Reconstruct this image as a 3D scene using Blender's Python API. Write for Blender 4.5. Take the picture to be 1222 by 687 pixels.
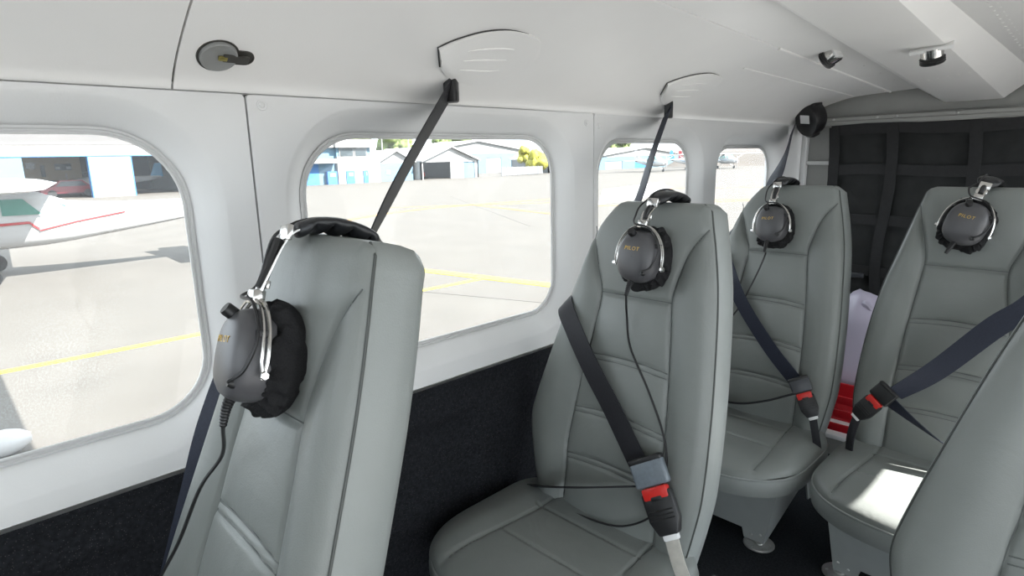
import bpy, bmesh, math, random
from mathutils import Vector, Matrix, noise
random.seed(7)
S = bpy.context.scene
C = S.collection
for o in list(bpy.data.objects): bpy.data.objects.remove(o)

# ------------------------------------------------------------------ camera
F_PX = 720.0
aft = Vector((1364 - 611, 172 - 343.5, F_PX)).normalized()
ny = (F_PX ** 2 + 753 * 79) / 171.5
dn = Vector((79, ny, F_PX)).normalized()
dn = (dn - aft * aft.dot(dn)).normalized()
lat = dn.cross(aft)
rows = (lat, aft, -dn)                      # world axes in camera axes (right, down, forward)
def w_of(v): return Vector((rows[0].dot(v), rows[1].dot(v), rows[2].dot(v)))
cx, cy, cz = w_of(Vector((1, 0, 0))), w_of(Vector((0, -1, 0))), w_of(Vector((0, 0, -1)))
cam_d = bpy.data.cameras.new('camera'); cam = bpy.data.objects.new('camera', cam_d); C.objects.link(cam)
cam.matrix_world = Matrix(((cx.x, cy.x, cz.x, 0), (cx.y, cy.y, cz.y, 0), (cx.z, cy.z, cz.z, 0), (0, 0, 0, 1)))
cam_d.sensor_width = 36; cam_d.lens = F_PX / 1222 * 36; cam_d.clip_start = .01; cam_d.clip_end = 2000
S.camera = cam

# ------------------------------------------------------------------ world, sun, exposure
wd = bpy.data.worlds.new('sky'); S.world = wd; wd.use_nodes = True
bg = wd.node_tree.nodes['Background']
bg.inputs[0].default_value = (.84, .93, 1.0, 1); bg.inputs[1].default_value = 2.6
sun_d = bpy.data.lights.new('sun', 'SUN'); sun_d.energy = 17.0; sun_d.angle = .009; sun_d.color = (1, .97, .92)
sun = bpy.data.objects.new('sun', sun_d); C.objects.link(sun); sun.location = (3, 3, 5)
SUN = Vector((.68, .30, .68)).normalized()
sun.rotation_euler = SUN.to_track_quat('Z', 'Y').to_euler()
S.view_settings.view_transform = 'Standard'; S.view_settings.look = 'None'
S.view_settings.exposure = 0.8; S.view_settings.gamma = 1.0; S.view_settings.use_curve_mapping = False
S.cycles.max_bounces = 12; S.cycles.diffuse_bounces = 7; S.cycles.transparent_max_bounces = 12

# ------------------------------------------------------------------ materials
MATS = {}
def mat(name, col, rough=.5, metal=0., spec=.5, var=0., vscale=30., bump=0., bscale=200., speck=None, sheen=0., coat=0.):
    if name in MATS: return MATS[name]
    m = bpy.data.materials.new(name); m.use_nodes = True; nt = m.node_tree; b = nt.nodes['Principled BSDF']
    b.inputs['Base Color'].default_value = (*col, 1); b.inputs['Roughness'].default_value = rough
    b.inputs['Metallic'].default_value = metal; b.inputs['Specular IOR Level'].default_value = spec
    b.inputs['Sheen Weight'].default_value = sheen; b.inputs['Coat Weight'].default_value = coat
    tc = nt.nodes.new('ShaderNodeTexCoord')
    last = None
    if var or speck:
        n = nt.nodes.new('ShaderNodeTexNoise'); n.inputs['Scale'].default_value = vscale; n.inputs['Detail'].default_value = 4
        nt.links.new(tc.outputs['Object'], n.inputs['Vector'])
        r = nt.nodes.new('ShaderNodeValToRGB')
        r.color_ramp.elements[0].position = .3; r.color_ramp.elements[1].position = .7
        r.color_ramp.elements[0].color = (*[c * (1 - var) for c in col], 1)
        r.color_ramp.elements[1].color = (*[min(1, c * (1 + var)) for c in col], 1)
        nt.links.new(n.outputs[0], r.inputs[0]); last = r.outputs[0]
        if speck:
            scol, sscale, thr = speck
            v = nt.nodes.new('ShaderNodeTexVoronoi'); v.inputs['Scale'].default_value = sscale
            nt.links.new(tc.outputs['Object'], v.inputs['Vector'])
            lt = nt.nodes.new('ShaderNodeMath'); lt.operation = 'LESS_THAN'; lt.inputs[1].default_value = thr
            nt.links.new(v.outputs['Distance'], lt.inputs[0])
            mx = nt.nodes.new('ShaderNodeMixRGB'); mx.inputs[2].default_value = (*scol, 1)
            nt.links.new(lt.outputs[0], mx.inputs[0]); nt.links.new(last, mx.inputs[1]); last = mx.outputs[0]
        nt.links.new(last, b.inputs['Base Color'])
    if bump:
        n = nt.nodes.new('ShaderNodeTexNoise'); n.inputs['Scale'].default_value = bscale; n.inputs['Detail'].default_value = 3
        nt.links.new(tc.outputs['Object'], n.inputs['Vector'])
        bp = nt.nodes.new('ShaderNodeBump'); bp.inputs['Strength'].default_value = bump; bp.inputs['Distance'].default_value = .002
        nt.links.new(n.outputs[0], bp.inputs['Height']); nt.links.new(bp.outputs[0], b.inputs['Normal'])
    MATS[name] = m; return m

def leather(name, col):
    m = mat(name, col, .42, spec=.45, var=.06, vscale=9)
    nt = m.node_tree; b = nt.nodes['Principled BSDF']; tc = nt.nodes['Texture Coordinate']
    n1 = nt.nodes.new('ShaderNodeTexVoronoi'); n1.inputs['Scale'].default_value = 620
    n2 = nt.nodes.new('ShaderNodeTexNoise'); n2.inputs['Scale'].default_value = 14; n2.inputs['Detail'].default_value = 5; n2.inputs['Distortion'].default_value = 1.2
    for n in (n1, n2): nt.links.new(tc.outputs['Object'], n.inputs['Vector'])
    b1 = nt.nodes.new('ShaderNodeBump'); b1.inputs['Strength'].default_value = .12; b1.inputs['Distance'].default_value = .001
    b2 = nt.nodes.new('ShaderNodeBump'); b2.inputs['Strength'].default_value = .22; b2.inputs['Distance'].default_value = .006
    nt.links.new(n1.outputs['Distance'], b1.inputs['Height']); nt.links.new(n2.outputs[0], b2.inputs['Height'])
    nt.links.new(b1.outputs[0], b2.inputs['Normal']); nt.links.new(b2.outputs[0], b.inputs['Normal'])
    return m

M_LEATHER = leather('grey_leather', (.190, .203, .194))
M_SIDE_LIT = leather('grey_leather_lit_side', (.245, .262, .253))  # seat leather again, colour lightened to carry the light on the sides
M_PIPE = mat('piping_dark', (.06, .066, .062), .5)
M_SEAM = mat('seam_thread_shade', (.10, .11, .105), .6)  # dark thread, its colour also holding the shadow of the seam groove
M_WALL = mat('cabin_plastic', (.73, .73, .725), .42, spec=.4, var=.02, vscale=6, bump=.10, bscale=420)
M_HEAD = mat('headliner_plastic', (.86, .85, .835), .5, spec=.35, var=.02, vscale=5, bump=.08, bscale=500)
M_CEIL = mat('ceiling_paint', (.87, .86, .845), .42, spec=.4, var=.02, vscale=5, bump=.05, bscale=300)
M_GROOVE = mat('panel_gap', (.05, .05, .05), .8)
M_SEAL = mat('window_seal', (.60, .60, .595), .45)
M_CARPET = mat('sidewall_carpet', (.017, .018, .021), .95, spec=.1, var=.35, vscale=160, bump=.5, bscale=700, speck=((.10, .095, .095), 280, .14))
M_FLOOR = mat('floor_carpet', (.022, .025, .029), .95, spec=.1, var=.3, vscale=200, bump=.5, bscale=800, speck=((.07, .08, .09), 320, .14))
M_BULK = mat('bulkhead_grey', (.30, .30, .285), .5, var=.04, vscale=20, bump=.05)
M_ALU = mat('brushed_aluminium', (.55, .55, .54), .35, metal=.8, var=.05, vscale=40)
M_NET = mat('net_fabric', (.020, .021, .021), .7, spec=.25, var=.15, vscale=25, bump=.15, bscale=240)
M_NETSTRAP = mat('net_webbing', (.010, .010, .011), .7, var=.2, vscale=90, bump=.3, bscale=600)
M_BELT = mat('belt_webbing', (.020, .020, .024), .62, spec=.3, var=.12, vscale=300, bump=.3, bscale=900)
M_BELTBLUE = mat('belt_webbing_navy', (.022, .026, .042), .6, spec=.3, var=.12, vscale=300, bump=.3, bscale=900)
M_BLACK = mat('black_plastic', (.013, .013, .014), .4, spec=.5)
M_TONGUE = mat('latch_grey', (.14, .165, .19), .3, spec=.6, var=.1, vscale=150)
M_DKLATCH = mat('latch_dark', (.05, .053, .06), .35)
M_RED = mat('release_red', (.55, .02, .015), .35)
M_STALK = mat('stalk_grey', (.42, .40, .36), .5, var=.08, vscale=80)
M_CHROME = mat('chrome', (.62, .61, .59), .2, metal=1.)
M_CUP = mat('earcup_grey', (.075, .074, .079), .38, spec=.5, bump=.06, bscale=900)
M_CLOTH = mat('ear_cloth', (.016, .016, .017), .75, spec=.15, bump=.7, bscale=500)
M_PAD = mat('headband_leatherette', (.014, .015, .017), .35, spec=.5, bump=.2, bscale=300)
M_GOLD = mat('gold_print', (.62, .40, .07), .4)
M_BASE = mat('seat_base_paint', (.34, .36, .355), .45, var=.04, vscale=25)
M_WHITEBAG = mat('white_plastic_bag', (.50, .46, .57), .35, spec=.5, bump=.3, bscale=30)
M_REDPL = mat('red_plastic', (.5, .012, .02), .35)
M_GREYFIX = mat('fixture_grey', (.27, .275, .27), .4)
M_DKFIX = mat('fixture_dark', (.05, .048, .042), .5)
M_BRASS = mat('fixture_brass', (.35, .30, .10), .35, metal=.7)
M_LABEL = mat('white_label', (.75, .75, .75), .5)

def glass_mat():
    m = bpy.data.materials.new('cabin_glass'); m.use_nodes = True; nt = m.node_tree; nt.nodes.clear()
    out = nt.nodes.new('ShaderNodeOutputMaterial')
    tr = nt.nodes.new('ShaderNodeBsdfTransparent'); tr.inputs[0].default_value = (.96, .97, .97, 1)
    tl = nt.nodes.new('ShaderNodeBsdfTranslucent'); tl.inputs[0].default_value = (.9, .95, 1, 1)
    gl = nt.nodes.new('ShaderNodeBsdfGlossy'); gl.inputs['Roughness'].default_value = .03
    tc = nt.nodes.new('ShaderNodeTexCoord'); n = nt.nodes.new('ShaderNodeTexNoise'); n.inputs['Scale'].default_value = 9; n.inputs['Detail'].default_value = 6
    nt.links.new(tc.outputs['Object'], n.inputs['Vector'])
    mr = nt.nodes.new('ShaderNodeMapRange'); mr.inputs[1].default_value = .35; mr.inputs[2].default_value = .75
    mr.inputs[3].default_value = .02; mr.inputs[4].default_value = .07
    nt.links.new(n.outputs[0], mr.inputs[0])
    m1 = nt.nodes.new('ShaderNodeMixShader'); m2 = nt.nodes.new('ShaderNodeMixShader'); m2.inputs[0].default_value = .03
    nt.links.new(mr.outputs[0], m1.inputs[0]); nt.links.new(tr.outputs[0], m1.inputs[1]); nt.links.new(tl.outputs[0], m1.inputs[2])
    nt.links.new(m1.outputs[0], m2.inputs[1]); nt.links.new(gl.outputs[0], m2.inputs[2]); nt.links.new(m2.outputs[0], out.inputs[0])
    return m
M_GLASS = glass_mat()

# ------------------------------------------------------------------ helpers
def link(name, me, m, parent=None, smooth=True, angle=None):
    if m: me.materials.append(m)
    if smooth:
        for p in me.polygons: p.use_smooth = True
        if angle is not None: me.set_sharp_from_angle(angle=math.radians(angle))
    o = bpy.data.objects.new(name, me); C.objects.link(o)
    if parent: o.parent = parent
    return o
def obj(name, vf, m, parent=None, smooth=True, angle=35):
    me = bpy.data.meshes.new(name); me.from_pydata([tuple(v) for v in vf[0]], [], vf[1]); me.update()
    return link(name, me, m, parent, smooth, angle)
def bobj(name, bm, m, parent=None, smooth=True, angle=35):
    me = bpy.data.meshes.new(name); bm.to_mesh(me); bm.free(); return link(name, me, m, parent, smooth, angle)
def tag(o, label, cat, group=None):
    o['label'] = label; o['category'] = cat
    if group: o['group'] = group
    return o
def struct(o): o['kind'] = 'structure'; return o
def stuff(o): o['kind'] = 'stuff'; return o
def empty(name, loc=(0, 0, 0), rot=(0, 0, 0)):
    o = bpy.data.objects.new(name, None); C.objects.link(o); o.location = loc; o.rotation_euler = rot; o.empty_display_size = .05; return o
def join(*vfs):
    V, Fc = [], []
    for v, f in vfs:
        k = len(V); V += list(v); Fc += [tuple(i + k for i in q) for q in f]
    return V, Fc
def xf(vf, M): return [M @ Vector(v) for v in vf[0]], vf[1]
def box(x0, x1, y0, y1, z0, z1):
    v = [(x, y, z) for z in (z0, z1) for y in (y0, y1) for x in (x0, x1)]
    f = [(0, 2, 3, 1), (4, 5, 7, 6), (0, 1, 5, 4), (2, 6, 7, 3), (0, 4, 6, 2), (1, 3, 7, 5)]
    return v, f
def bbox(x0, x1, y0, y1, z0, z1, r=.004, seg=2):
    bm = bmesh.new(); v, f = box(x0, x1, y0, y1, z0, z1)
    bv = [bm.verts.new(p) for p in v]
    for q in f: bm.faces.new([bv[i] for i in q])
    bmesh.ops.bevel(bm, geom=list(bm.edges), offset=r, segments=seg, profile=.5, affect='EDGES')
    bm.verts.index_update(); out = [tuple(p.co) for p in bm.verts], [tuple(p.index for p in q.verts) for q in bm.faces]; bm.free(); return out
def grid(rows_, closed_u=False, closed_v=False):
    n = len(rows_); m = len(rows_[0]); V = [p for r in rows_ for p in r]; Fc = []
    for i in range(n if closed_v else n - 1):
        for j in range(m if closed_u else m - 1):
            a, b = i * m + j, i * m + (j + 1) % m; c, d = ((i + 1) % n) * m + (j + 1) % m, ((i + 1) % n) * m + j
            Fc.append((a, b, c, d))
    return V, Fc
def catmull(pts, n=8):
    P = [Vector(p) for p in pts]; out = []
    for i in range(len(P) - 1):
        p0 = P[i - 1] if i else P[0] * 2 - P[1]; p1, p2 = P[i], P[i + 1]; p3 = P[i + 2] if i + 2 < len(P) else P[-1] * 2 - P[-2]
        for k in range(n):
            t = k / n
            out.append(.5 * ((2 * p1) + (p2 - p0) * t + (2 * p0 - 5 * p1 + 4 * p2 - p3) * t * t + (3 * p1 - p0 - 3 * p2 + p3) * t ** 3))
    out.append(P[-1]); return out
def tube(pts, r, n=8, closed=False, caps=True):
    P = [Vector(p) for p in pts]; k = len(P); ring = []
    t0 = (P[1] - P[0]).normalized(); up = Vector((0, 0, 1)) if abs(t0.z) < .9 else Vector((1, 0, 0)); u = t0.cross(up).normalized()
    for i in range(k):
        if closed: t = (P[(i + 1) % k] - P[i - 1]).normalized()
        else: t = (P[min(i + 1, k - 1)] - P[max(i - 1, 0)]).normalized()
        u = (u - t * u.dot(t)); u = u.normalized() if u.length > 1e-6 else t.orthogonal().normalized(); v = t.cross(u)
        rr = r[i] if isinstance(r, (list, tuple)) else r
        ring.append([P[i] + (u * math.cos(a) + v * math.sin(a)) * rr for a in (2 * math.pi * j / n for j in range(n))])
    V, Fc = grid(ring, True, closed)
    if caps and not closed: Fc += [tuple(range(n))[::-1], tuple(range((k - 1) * n, k * n))]
    return V, Fc
def ribbon(pts, sides, w, th=.0018):
    """webbing: centre points, side directions, width"""
    P = [Vector(p) for p in pts]; rowsv = []
    for i, p in enumerate(P):
        t = (P[min(i + 1, len(P) - 1)] - P[max(i - 1, 0)]).normalized()
        s = Vector(sides[i]); s = (s - t * s.dot(t)).normalized(); n = t.cross(s)
        hw = w / 2 if not isinstance(w, list) else w[i] / 2
        rowsv.append([p + s * hw + n * th / 2, p + s * hw * .5 + n * th * .75, p - s * hw * .5 + n * th * .75, p - s * hw + n * th / 2,
                      p - s * hw - n * th / 2, p - s * hw * .5 - n * th * .75, p + s * hw * .5 - n * th * .75, p + s * hw - n * th / 2])
    V, Fc = grid(rowsv, True); k = len(P); Fc += [tuple(range(8))[::-1], tuple(range((k - 1) * 8, k * 8))]
    return V, Fc
def lathe(prof, n=24, M=None):
    """profile (r, z) revolved about z"""
    rows_ = [[(max(r, 1e-5) * math.cos(a), max(r, 1e-5) * math.sin(a), z) for a in (2 * math.pi * j / n for j in range(n))] for r, z in prof]
    vf = grid(rows_, True)
    return xf(vf, M) if M else vf
def prism(poly, axis, a0, a1):
    """polygon in the two other axes extruded along axis (0,1,2)"""
    def mk(p, a):
        v = list(p); v.insert(axis, a); return tuple(v)
    n = len(poly); V = [mk(p, a0) for p in poly] + [mk(p, a1) for p in poly]
    Fc = [tuple(range(n))[::-1], tuple(range(n, 2 * n))] + [(i, (i + 1) % n, n + (i + 1) % n, n + i) for i in range(n)]
    return V, Fc
def interp(tab, x):
    if x <= tab[0][0]: return tab[0][1]
    for (a, b), (c, d) in zip(tab, tab[1:]):
        if x <= c:
            t = (x - a) / (c - a); return b + (d - b) * t
    return tab[-1][1]
def sinterp(tab, x):
    """smooth (catmull) table lookup"""
    if x <= tab[0][0]: return tab[0][1]
    if x >= tab[-1][0]: return tab[-1][1]
    for i in range(len(tab) - 1):
        if x <= tab[i + 1][0]:
            x0, y0 = tab[i]; x1, y1 = tab[i + 1]; h = x1 - x0; t = (x - x0) / h
            m0 = (tab[i + 1][1] - tab[i - 1][1]) / (tab[i + 1][0] - tab[i - 1][0]) if i else (y1 - y0) / h
            m1 = (tab[i + 2][1] - y0) / (tab[i + 2][0] - x0) if i + 2 < len(tab) else (y1 - y0) / h
            return (2 * t ** 3 - 3 * t * t + 1) * y0 + (t ** 3 - 2 * t * t + t) * h * m0 + (3 * t * t - 2 * t ** 3) * y1 + (t ** 3 - t * t) * h * m1
def sstep(a, b, x):
    t = max(0., min(1., (x - a) / (b - a))); return t * t * (3 - 2 * t)
def dup(o, parent=None):
    c = o.copy(); C.objects.link(c)
    if parent: c.parent = parent
    for ch in list(o.children): dup(ch, c)
    return c

FL = -.93          # cabin floor
GR = -2.2          # apron outside
XW = -.905         # starboard trim face
XP = .42           # port trim face
YF, YB = -.75, 2.45

# ================================================================== SETTING: cabin shell
floor = struct(obj('floor', box(-.94, XP + .02, YF, 2.6, FL - .03, FL), M_FLOOR, smooth=False))

def rrect(y0, y1, z0, z1, r, off=0., n=10):
    """rounded rectangle loop in (y,z); r = radii for corners (y1z1, y0z1, y0z0, y1z0)"""
    out = []
    cs = [(y1, z1, 0, 1, 1), (y0, z1, 1, -1, 1), (y0, z0, 2, -1, -1), (y1, z0, 3, 1, -1)]
    for (y, z, k, sy, sz) in cs:
        rr = r[k] + off; cyy = y - sy * r[k]; czz = z - sz * r[k]
        for i in range(n + 1):
            a = math.pi / 2 * (k + i / n); out.append((cyy + rr * math.cos(a), czz + rr * math.sin(a)))
    return out
WIN = [(-.42, .272, -.352, .046, (.10, .1, .09, .085)), (.448, 1.047, -.347, .043, (.085, .10, .09, .075)),
       (1.215, 1.648, -.335, .036, (.085, .085, .08, .08)), (1.808, 2.208, -.33, .020, (.085, .085, .08, .08))]
REV = [(.046, 0.), (.042, .0012), (.034, .0055), (.025, .013), (.016, .021), (.010, .028), (.007, .034)]
def wall_panel(name, y0, y1, z0, z1, wins, xf_, sgn, m, parent):
    """trim panel at x=xf_, outboard direction sgn, with moulded window reveals"""
    bm = bmesh.new(); edges = []
    def loop(pts, x):
        vs = [bm.verts.new((x, p[0], p[1])) for p in pts]
        return vs, [bm.edges.new((vs[i], vs[(i + 1) % len(vs)])) for i in range(len(vs))]
    r = .006
    _, e = loop(rrect(y0, y1, z0, z1, (r,) * 4, 0, 3), xf_); edges += e
    outer = e
    for w in wins:
        pv = None
        for off, dep in REV:
            vs, e = loop(rrect(*w[:4], w[4], off), xf_ + sgn * dep)
            if pv is None: edges += e
            else:
                for i in range(len(vs)): bm.faces.new((pv[i], pv[(i + 1) % len(vs)], vs[(i + 1) % len(vs)], vs[i]))
            pv = vs
    bmesh.ops.triangle_fill(bm, use_beauty=True, edges=edges)
    ext = bmesh.ops.extrude_edge_only(bm, edges=outer)
    for v in [g for g in ext['geom'] if isinstance(g, bmesh.types.BMVert)]: v.co.x += sgn * .008
    bmesh.ops.recalc_face_normals(bm, faces=list(bm.faces))
    return bobj(name, bm, m, parent, True, 28)
wall_left = struct(obj('wall_left', join(box(-.965, -.955, YF, YB, .06, .12), box(-.965, -.955, YF, YB, FL, -.40), box(-.965, -.955, YF, -.47, -.4, .06),
    box(-.965, -.955, .31, .41, -.4, .06), box(-.965, -.955, 1.09, 1.17, -.4, .06), box(-.965, -.955, 1.69, 1.765, -.4, .06), box(-.965, -.955, 2.25, YB, -.4, .06)), M_WALL, smooth=False))
ZT, ZS = .0985, -.424
wall_panel('window_surround', YF, .3575, ZS, ZT, WIN[:1], XW, -1, M_WALL, wall_left)
wall_panel('window_surround', .3605, 1.1585, ZS, ZT, WIN[1:2], XW, -1, M_WALL, wall_left)
wall_panel('window_surround', 1.1610, YB - .01, ZS, ZT, WIN[2:], XW, -1, M_WALL, wall_left)
obj('panel_gap_backing', box(XW - .016, XW - .012, YF, YB, -.43, -.40), M_GROOVE, wall_left, False)
obj('panel_gap_backing', box(XW - .012, XW - .009, .352, .366, ZS, ZT), M_GROOVE, wall_left, False)
def screw(y, z): obj('trim_screw', lathe([(0, .0022), (.003, .002), (.0045, .0003), (.0075, .0012), (.008, 0)], 14, Matrix.Translation((XW, y, z)) @ Matrix.Rotation(math.pi / 2, 4, 'Y')), M_WALL, wall_left)
screw(.382, .085); screw(1.132, .078); screw(1.18, .072)
for i, w in enumerate(WIN):
    wo = struct(empty('window_%d' % (i + 1), (XW, (w[0] + w[1]) / 2, w[2])))
    oy, oz = wo.location.y, wo.location.z
    prof = [(.0072, .034), (.0072, .031), (.004, .0302), (.0025, .0325), (.0012, .0325), (-.001, .0305), (-.0035, .0312), (-.0035, .0345)]
    rows_ = [[(-d, p[0] - oy, p[1] - oz) for p in rrect(*w[:4], w[4], off)] for off, d in prof]
    obj('window_frame', grid(rows_, True), M_SEAL, wo)
    pl = [(-.0335, p[0] - oy, p[1] - oz) for p in rrect(*w[:4], w[4], .004)]; pl2 = [(-.0335 - .003, p[1], p[2]) for p in pl]
    n = len(pl)
    obj('pane', (pl, [tuple(range(n))]), M_GLASS, wo, False)
# lower sidewall: carpet lining with a moulded raised border
bm = bmesh.new()
def carpet_x(y, z):
    x = XW - .006
    for (ya, yb, za, zb) in ((.30, .78, -.90, -.50), (.98, 1.45, -.90, -.50), (1.62, 2.1, -.9, -.5), (-.35, .16, -.9, -.5)):
        e = min(y - ya, yb - y, z - za, zb - z)
        x -= .012 * sstep(0, .03, e)
    return x + .006 * sstep(-.46, -.43, z)
ys = [YF + (YB - YF) * i / 260 for i in range(261)]; zs = [FL + (-.43 - FL) * i / 60 for i in range(61)]
obj('carpet_lining', grid([[(carpet_x(y, z), y, z) for y in ys] for z in zs]), M_CARPET, wall_left)

# headliner / ceiling profile
PF = [(-.92, .1005), (-.9, .124), (-.86, .155), (-.8, .192), (-.72, .235), (-.627, .268), (-.5, .285), (-.25, .295)]
PR = [(-.92, .092), (-.9, .116), (-.85, .155), (-.767, .182), (-.72, .189), (-.627, .194), (-.5, .2), (-.25, .205)]
def zc(x, y):
    xm = x if x <= -.25 else -.5 - x
    xm = max(-.92, xm)
    t = max(0, min(1, (y - .9) / 1.55))
    return sinterp(PF, xm) * (1 - t) + sinterp(PR, xm) * t
def ceil_norm(x, y):
    e = .004; dx = (zc(x + e, y) - zc(x - e, y)) / (2 * e); dy = (zc(x, y + e) - zc(x, y - e)) / (2 * e)
    return Vector((dx, dy, -1)).normalized()       # into the cabin
def ceil_patch(x0, x1, y0, y1, nx, ny_, drop=0.):
    rows_ = []
    for j in range(ny_ + 1):
        y = y0 + (y1 - y0) * j / ny_
        row = []
        for i in range(nx + 1):
            x = x0 + (x1 - x0) * i / nx
            row.append((x, y, zc(x, y) + drop))
        rows_.append(row)
    # returned edges folded up so that the panel shows thickness
    rows_.insert(0, [(p[0], p[1], p[2] + .008) for p in rows_[0]]); rows_.append([(p[0], p[1], p[2] + .008) for p in rows_[-1]])
    rows_ = [[(r[0][0], r[0][1], r[0][2] + .008)] + r + [(r[-1][0], r[-1][1], r[-1][2] + .008)] for r in rows_]
    return grid(rows_)
ceiling = struct(obj('ceiling', ceil_patch(-.93, XP + .03, YF, YB + .02, 60, 60, .012), M_GROOVE))
obj('headliner_panel', ceil_patch(-.919, -.6290, YF, .2675, 40, 30), M_HEAD, ceiling)
obj('headliner_panel', ceil_patch(-.919, -.6290, .2705, YB - .012, 40, 90), M_HEAD, ceiling)
obj('overhead_panel', ceil_patch(-.6255, .128, YF, YB - .012, 50, 90), M_CEIL, ceiling)
obj('headliner_panel', ceil_patch(.1305, XP, YF, YB - .012, 30, 60), M_HEAD, ceiling)
# faint moulded bead beside the groove
obj('moulded_bead', tube([(-.6272, y, zc(-.6272, y) - .0002) for y in [1.5 + i * .049 for i in range(20)]], .0042, 8), M_CEIL, ceiling)
obj('moulded_bead', tube([(-.735, y, zc(-.735, y) + .0015) for y in [1.55 + i * .045 for i in range(20)]], .004, 8), M_HEAD, ceiling)
# central overhead duct, deeper towards the tail
def duct_z(y): return .147 + .078 * (YB - y)
rowsd = []
for j in range(31):
    y = .66 + (YB - .012 - .66) * j / 30; zb = duct_z(y)
    zt1, zt2 = zc(-.554, y) + .004, zc(-.25, y) + .004
    zb = min(zb, zt1 - .002)
    k = (zt1 - zb) / .055
    xa, xb = -.47 - .084 * min(1, k), -.32 + .075 * min(1, k * 1.1)
    rowsd.append([(xa, y, zt1), (-.472, y, zb + .0015), (-.466, y, zb), (-.395, y, zb - .0005), (-.324, y, zb), (-.318, y, zb + .0015), (xb, y, zt2)])
obj('overhead_duct', grid(rowsd), M_CEIL, ceiling, True, 20)
def dome(p, nrm, r):
    return lathe([(0, r * .5), (r * .5, r * .42), (r * .85, r * .2), (r, 0)], 8, Matrix.Translation(p) @ Vector((0, 0, 1)).rotation_difference(Vector(nrm)).to_matrix().to_4x4())
rv = []
for i in range(28):
    y = 1.35 + i * .038; rv += [dome((-.235, y, zc(-.235, y)), (0, 0, -1), .003), dome((-.222, y + .018, zc(-.222, y)), (0, 0, -1), .003)]
for i in range(7): rv.append(dome((-.475 + i * .024, 2.02 - i * .012, duct_z(2.02 - i * .012)), (0, 0, -1), .0035))
for i in range(4): rv.append(dome((-.56 - i * .0, 1.75 + i * .15, zc(-.56, 1.75 + i * .15)), (0, 0, -1), .003))
stuff(obj('rivets', join(*rv), M_CEIL, ceiling))

# aft bulkhead
wall_back = struct(obj('wall_back', join(box(-.95, .40, 2.46, 2.475, .09, .24), box(-.95, -.795, 2.46, 2.475, FL, .09), box(.3, .45, 2.46, 2.475, FL, .2)), M_BULK, smooth=False))
hb = obj('header_beam', prism([(2.46, .088), (2.425, .092), (2.425, .104), (2.432, .108), (2.432, .118), (2.445, .124), (2.46, .124)], 0, -.90, .38), mat('beam_paint', (.33, .33, .315), .45), wall_back, False)
for x in (-.80, -.66, -.60, -.43, -.24): obj('beam_rivet', dome((x, 2.431, .113), (0, -1, 0), .005), M_ALU, hb)
obj('door_post', bbox(-.905, -.888, 2.425, 2.46, FL, .085, .004), M_SEAL, wall_back)
obj('cross_rail', bbox(-.888, -.80, 2.438, 2.458, -.048, -.034, .003), M_SEAL, wall_back)
obj('aft_liner', box(-.86, .35, 3.1, 3.12, FL, .2), M_NET, wall_back, False)

# unseen port side, cockpit and sliding doors open to brighten cabin; windowed end panel
wall_right = struct(obj('wall_right', join(box(XP + .03, XP + .04, 1.9, YB, .06, .12), box(XP + .03, XP + .04, 1.9, YB, FL, -.40), box(XP + .03, XP + .04, 1.9, 1.96, -.4, .06), box(XP + .03, XP + .04, 2.4, YB, -.4, .06),
    box(XP, XP + .04, YF, 1.9, FL - .03, FL + .03), box(XP + .0, XP + .05, YF, 1.9, .085, .13)), M_WALL, smooth=False))
PW = [(1.98, 2.38, -.33, .02, (.08,) * 4)]
wall_panel('window_surround', 1.9, YB - .01, ZS, ZT, PW, XP, 1, M_WALL, wall_right)
obj('carpet_lining', box(XP, XP + .01, 1.9, YB, FL, -.43), M_CARPET, wall_right, False)
for i, w in enumerate(PW):
    wo = struct(empty('window_%d' % (i + 5), (XP, (w[0] + w[1]) / 2, w[2])))
    pl = [(.0335, p[0] - wo.location.y, p[1] - w[2]) for p in rrect(*w[:4], w[4], .004)]
    obj('pane', (pl, [tuple(range(len(pl)))]), M_GLASS, wo, False)
# unseen firewall and instrument panel, added to limit light from the windscreen opening above
wall_front = struct(obj('wall_front', join(box(-.96, XP + .04, YF - .06, YF, FL, -.05), prism([(YF, -.05), (YF, -.5), (YF + .16, -.42), (YF + .12, -.05)], 0, -.9, XP - .02), box(-.96, -.86, YF - .03, YF, -.05, .2), box(XP - .06, XP + .04, YF - .03, YF, -.05, .2), box(-.3, -.26, YF - .03, YF, -.05, .3)), M_BULK, smooth=False))
# own high wing above the roof (throws the shadow on the apron)
wing_prof = [(-.42 + 1.93 * t, .42 + .11 * math.sin(math.pi * t ** .6) * (1 - .3 * t)) for t in [i / 14 for i in range(15)]]
wing_prof += [(y, .40 - .02 * math.sin(math.pi * k / 14)) for k, (y, z) in list(enumerate(wing_prof))[::-1]]
struct(obj('own_wing', prism(wing_prof, 0, -6.2, 5.8), M_WALL))
struct(obj('cabin_roof', box(-.96, XP + .05, YF, 3.1, .33, .36), M_WALL, smooth=False))  # cabin roof skin, out of view

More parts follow.
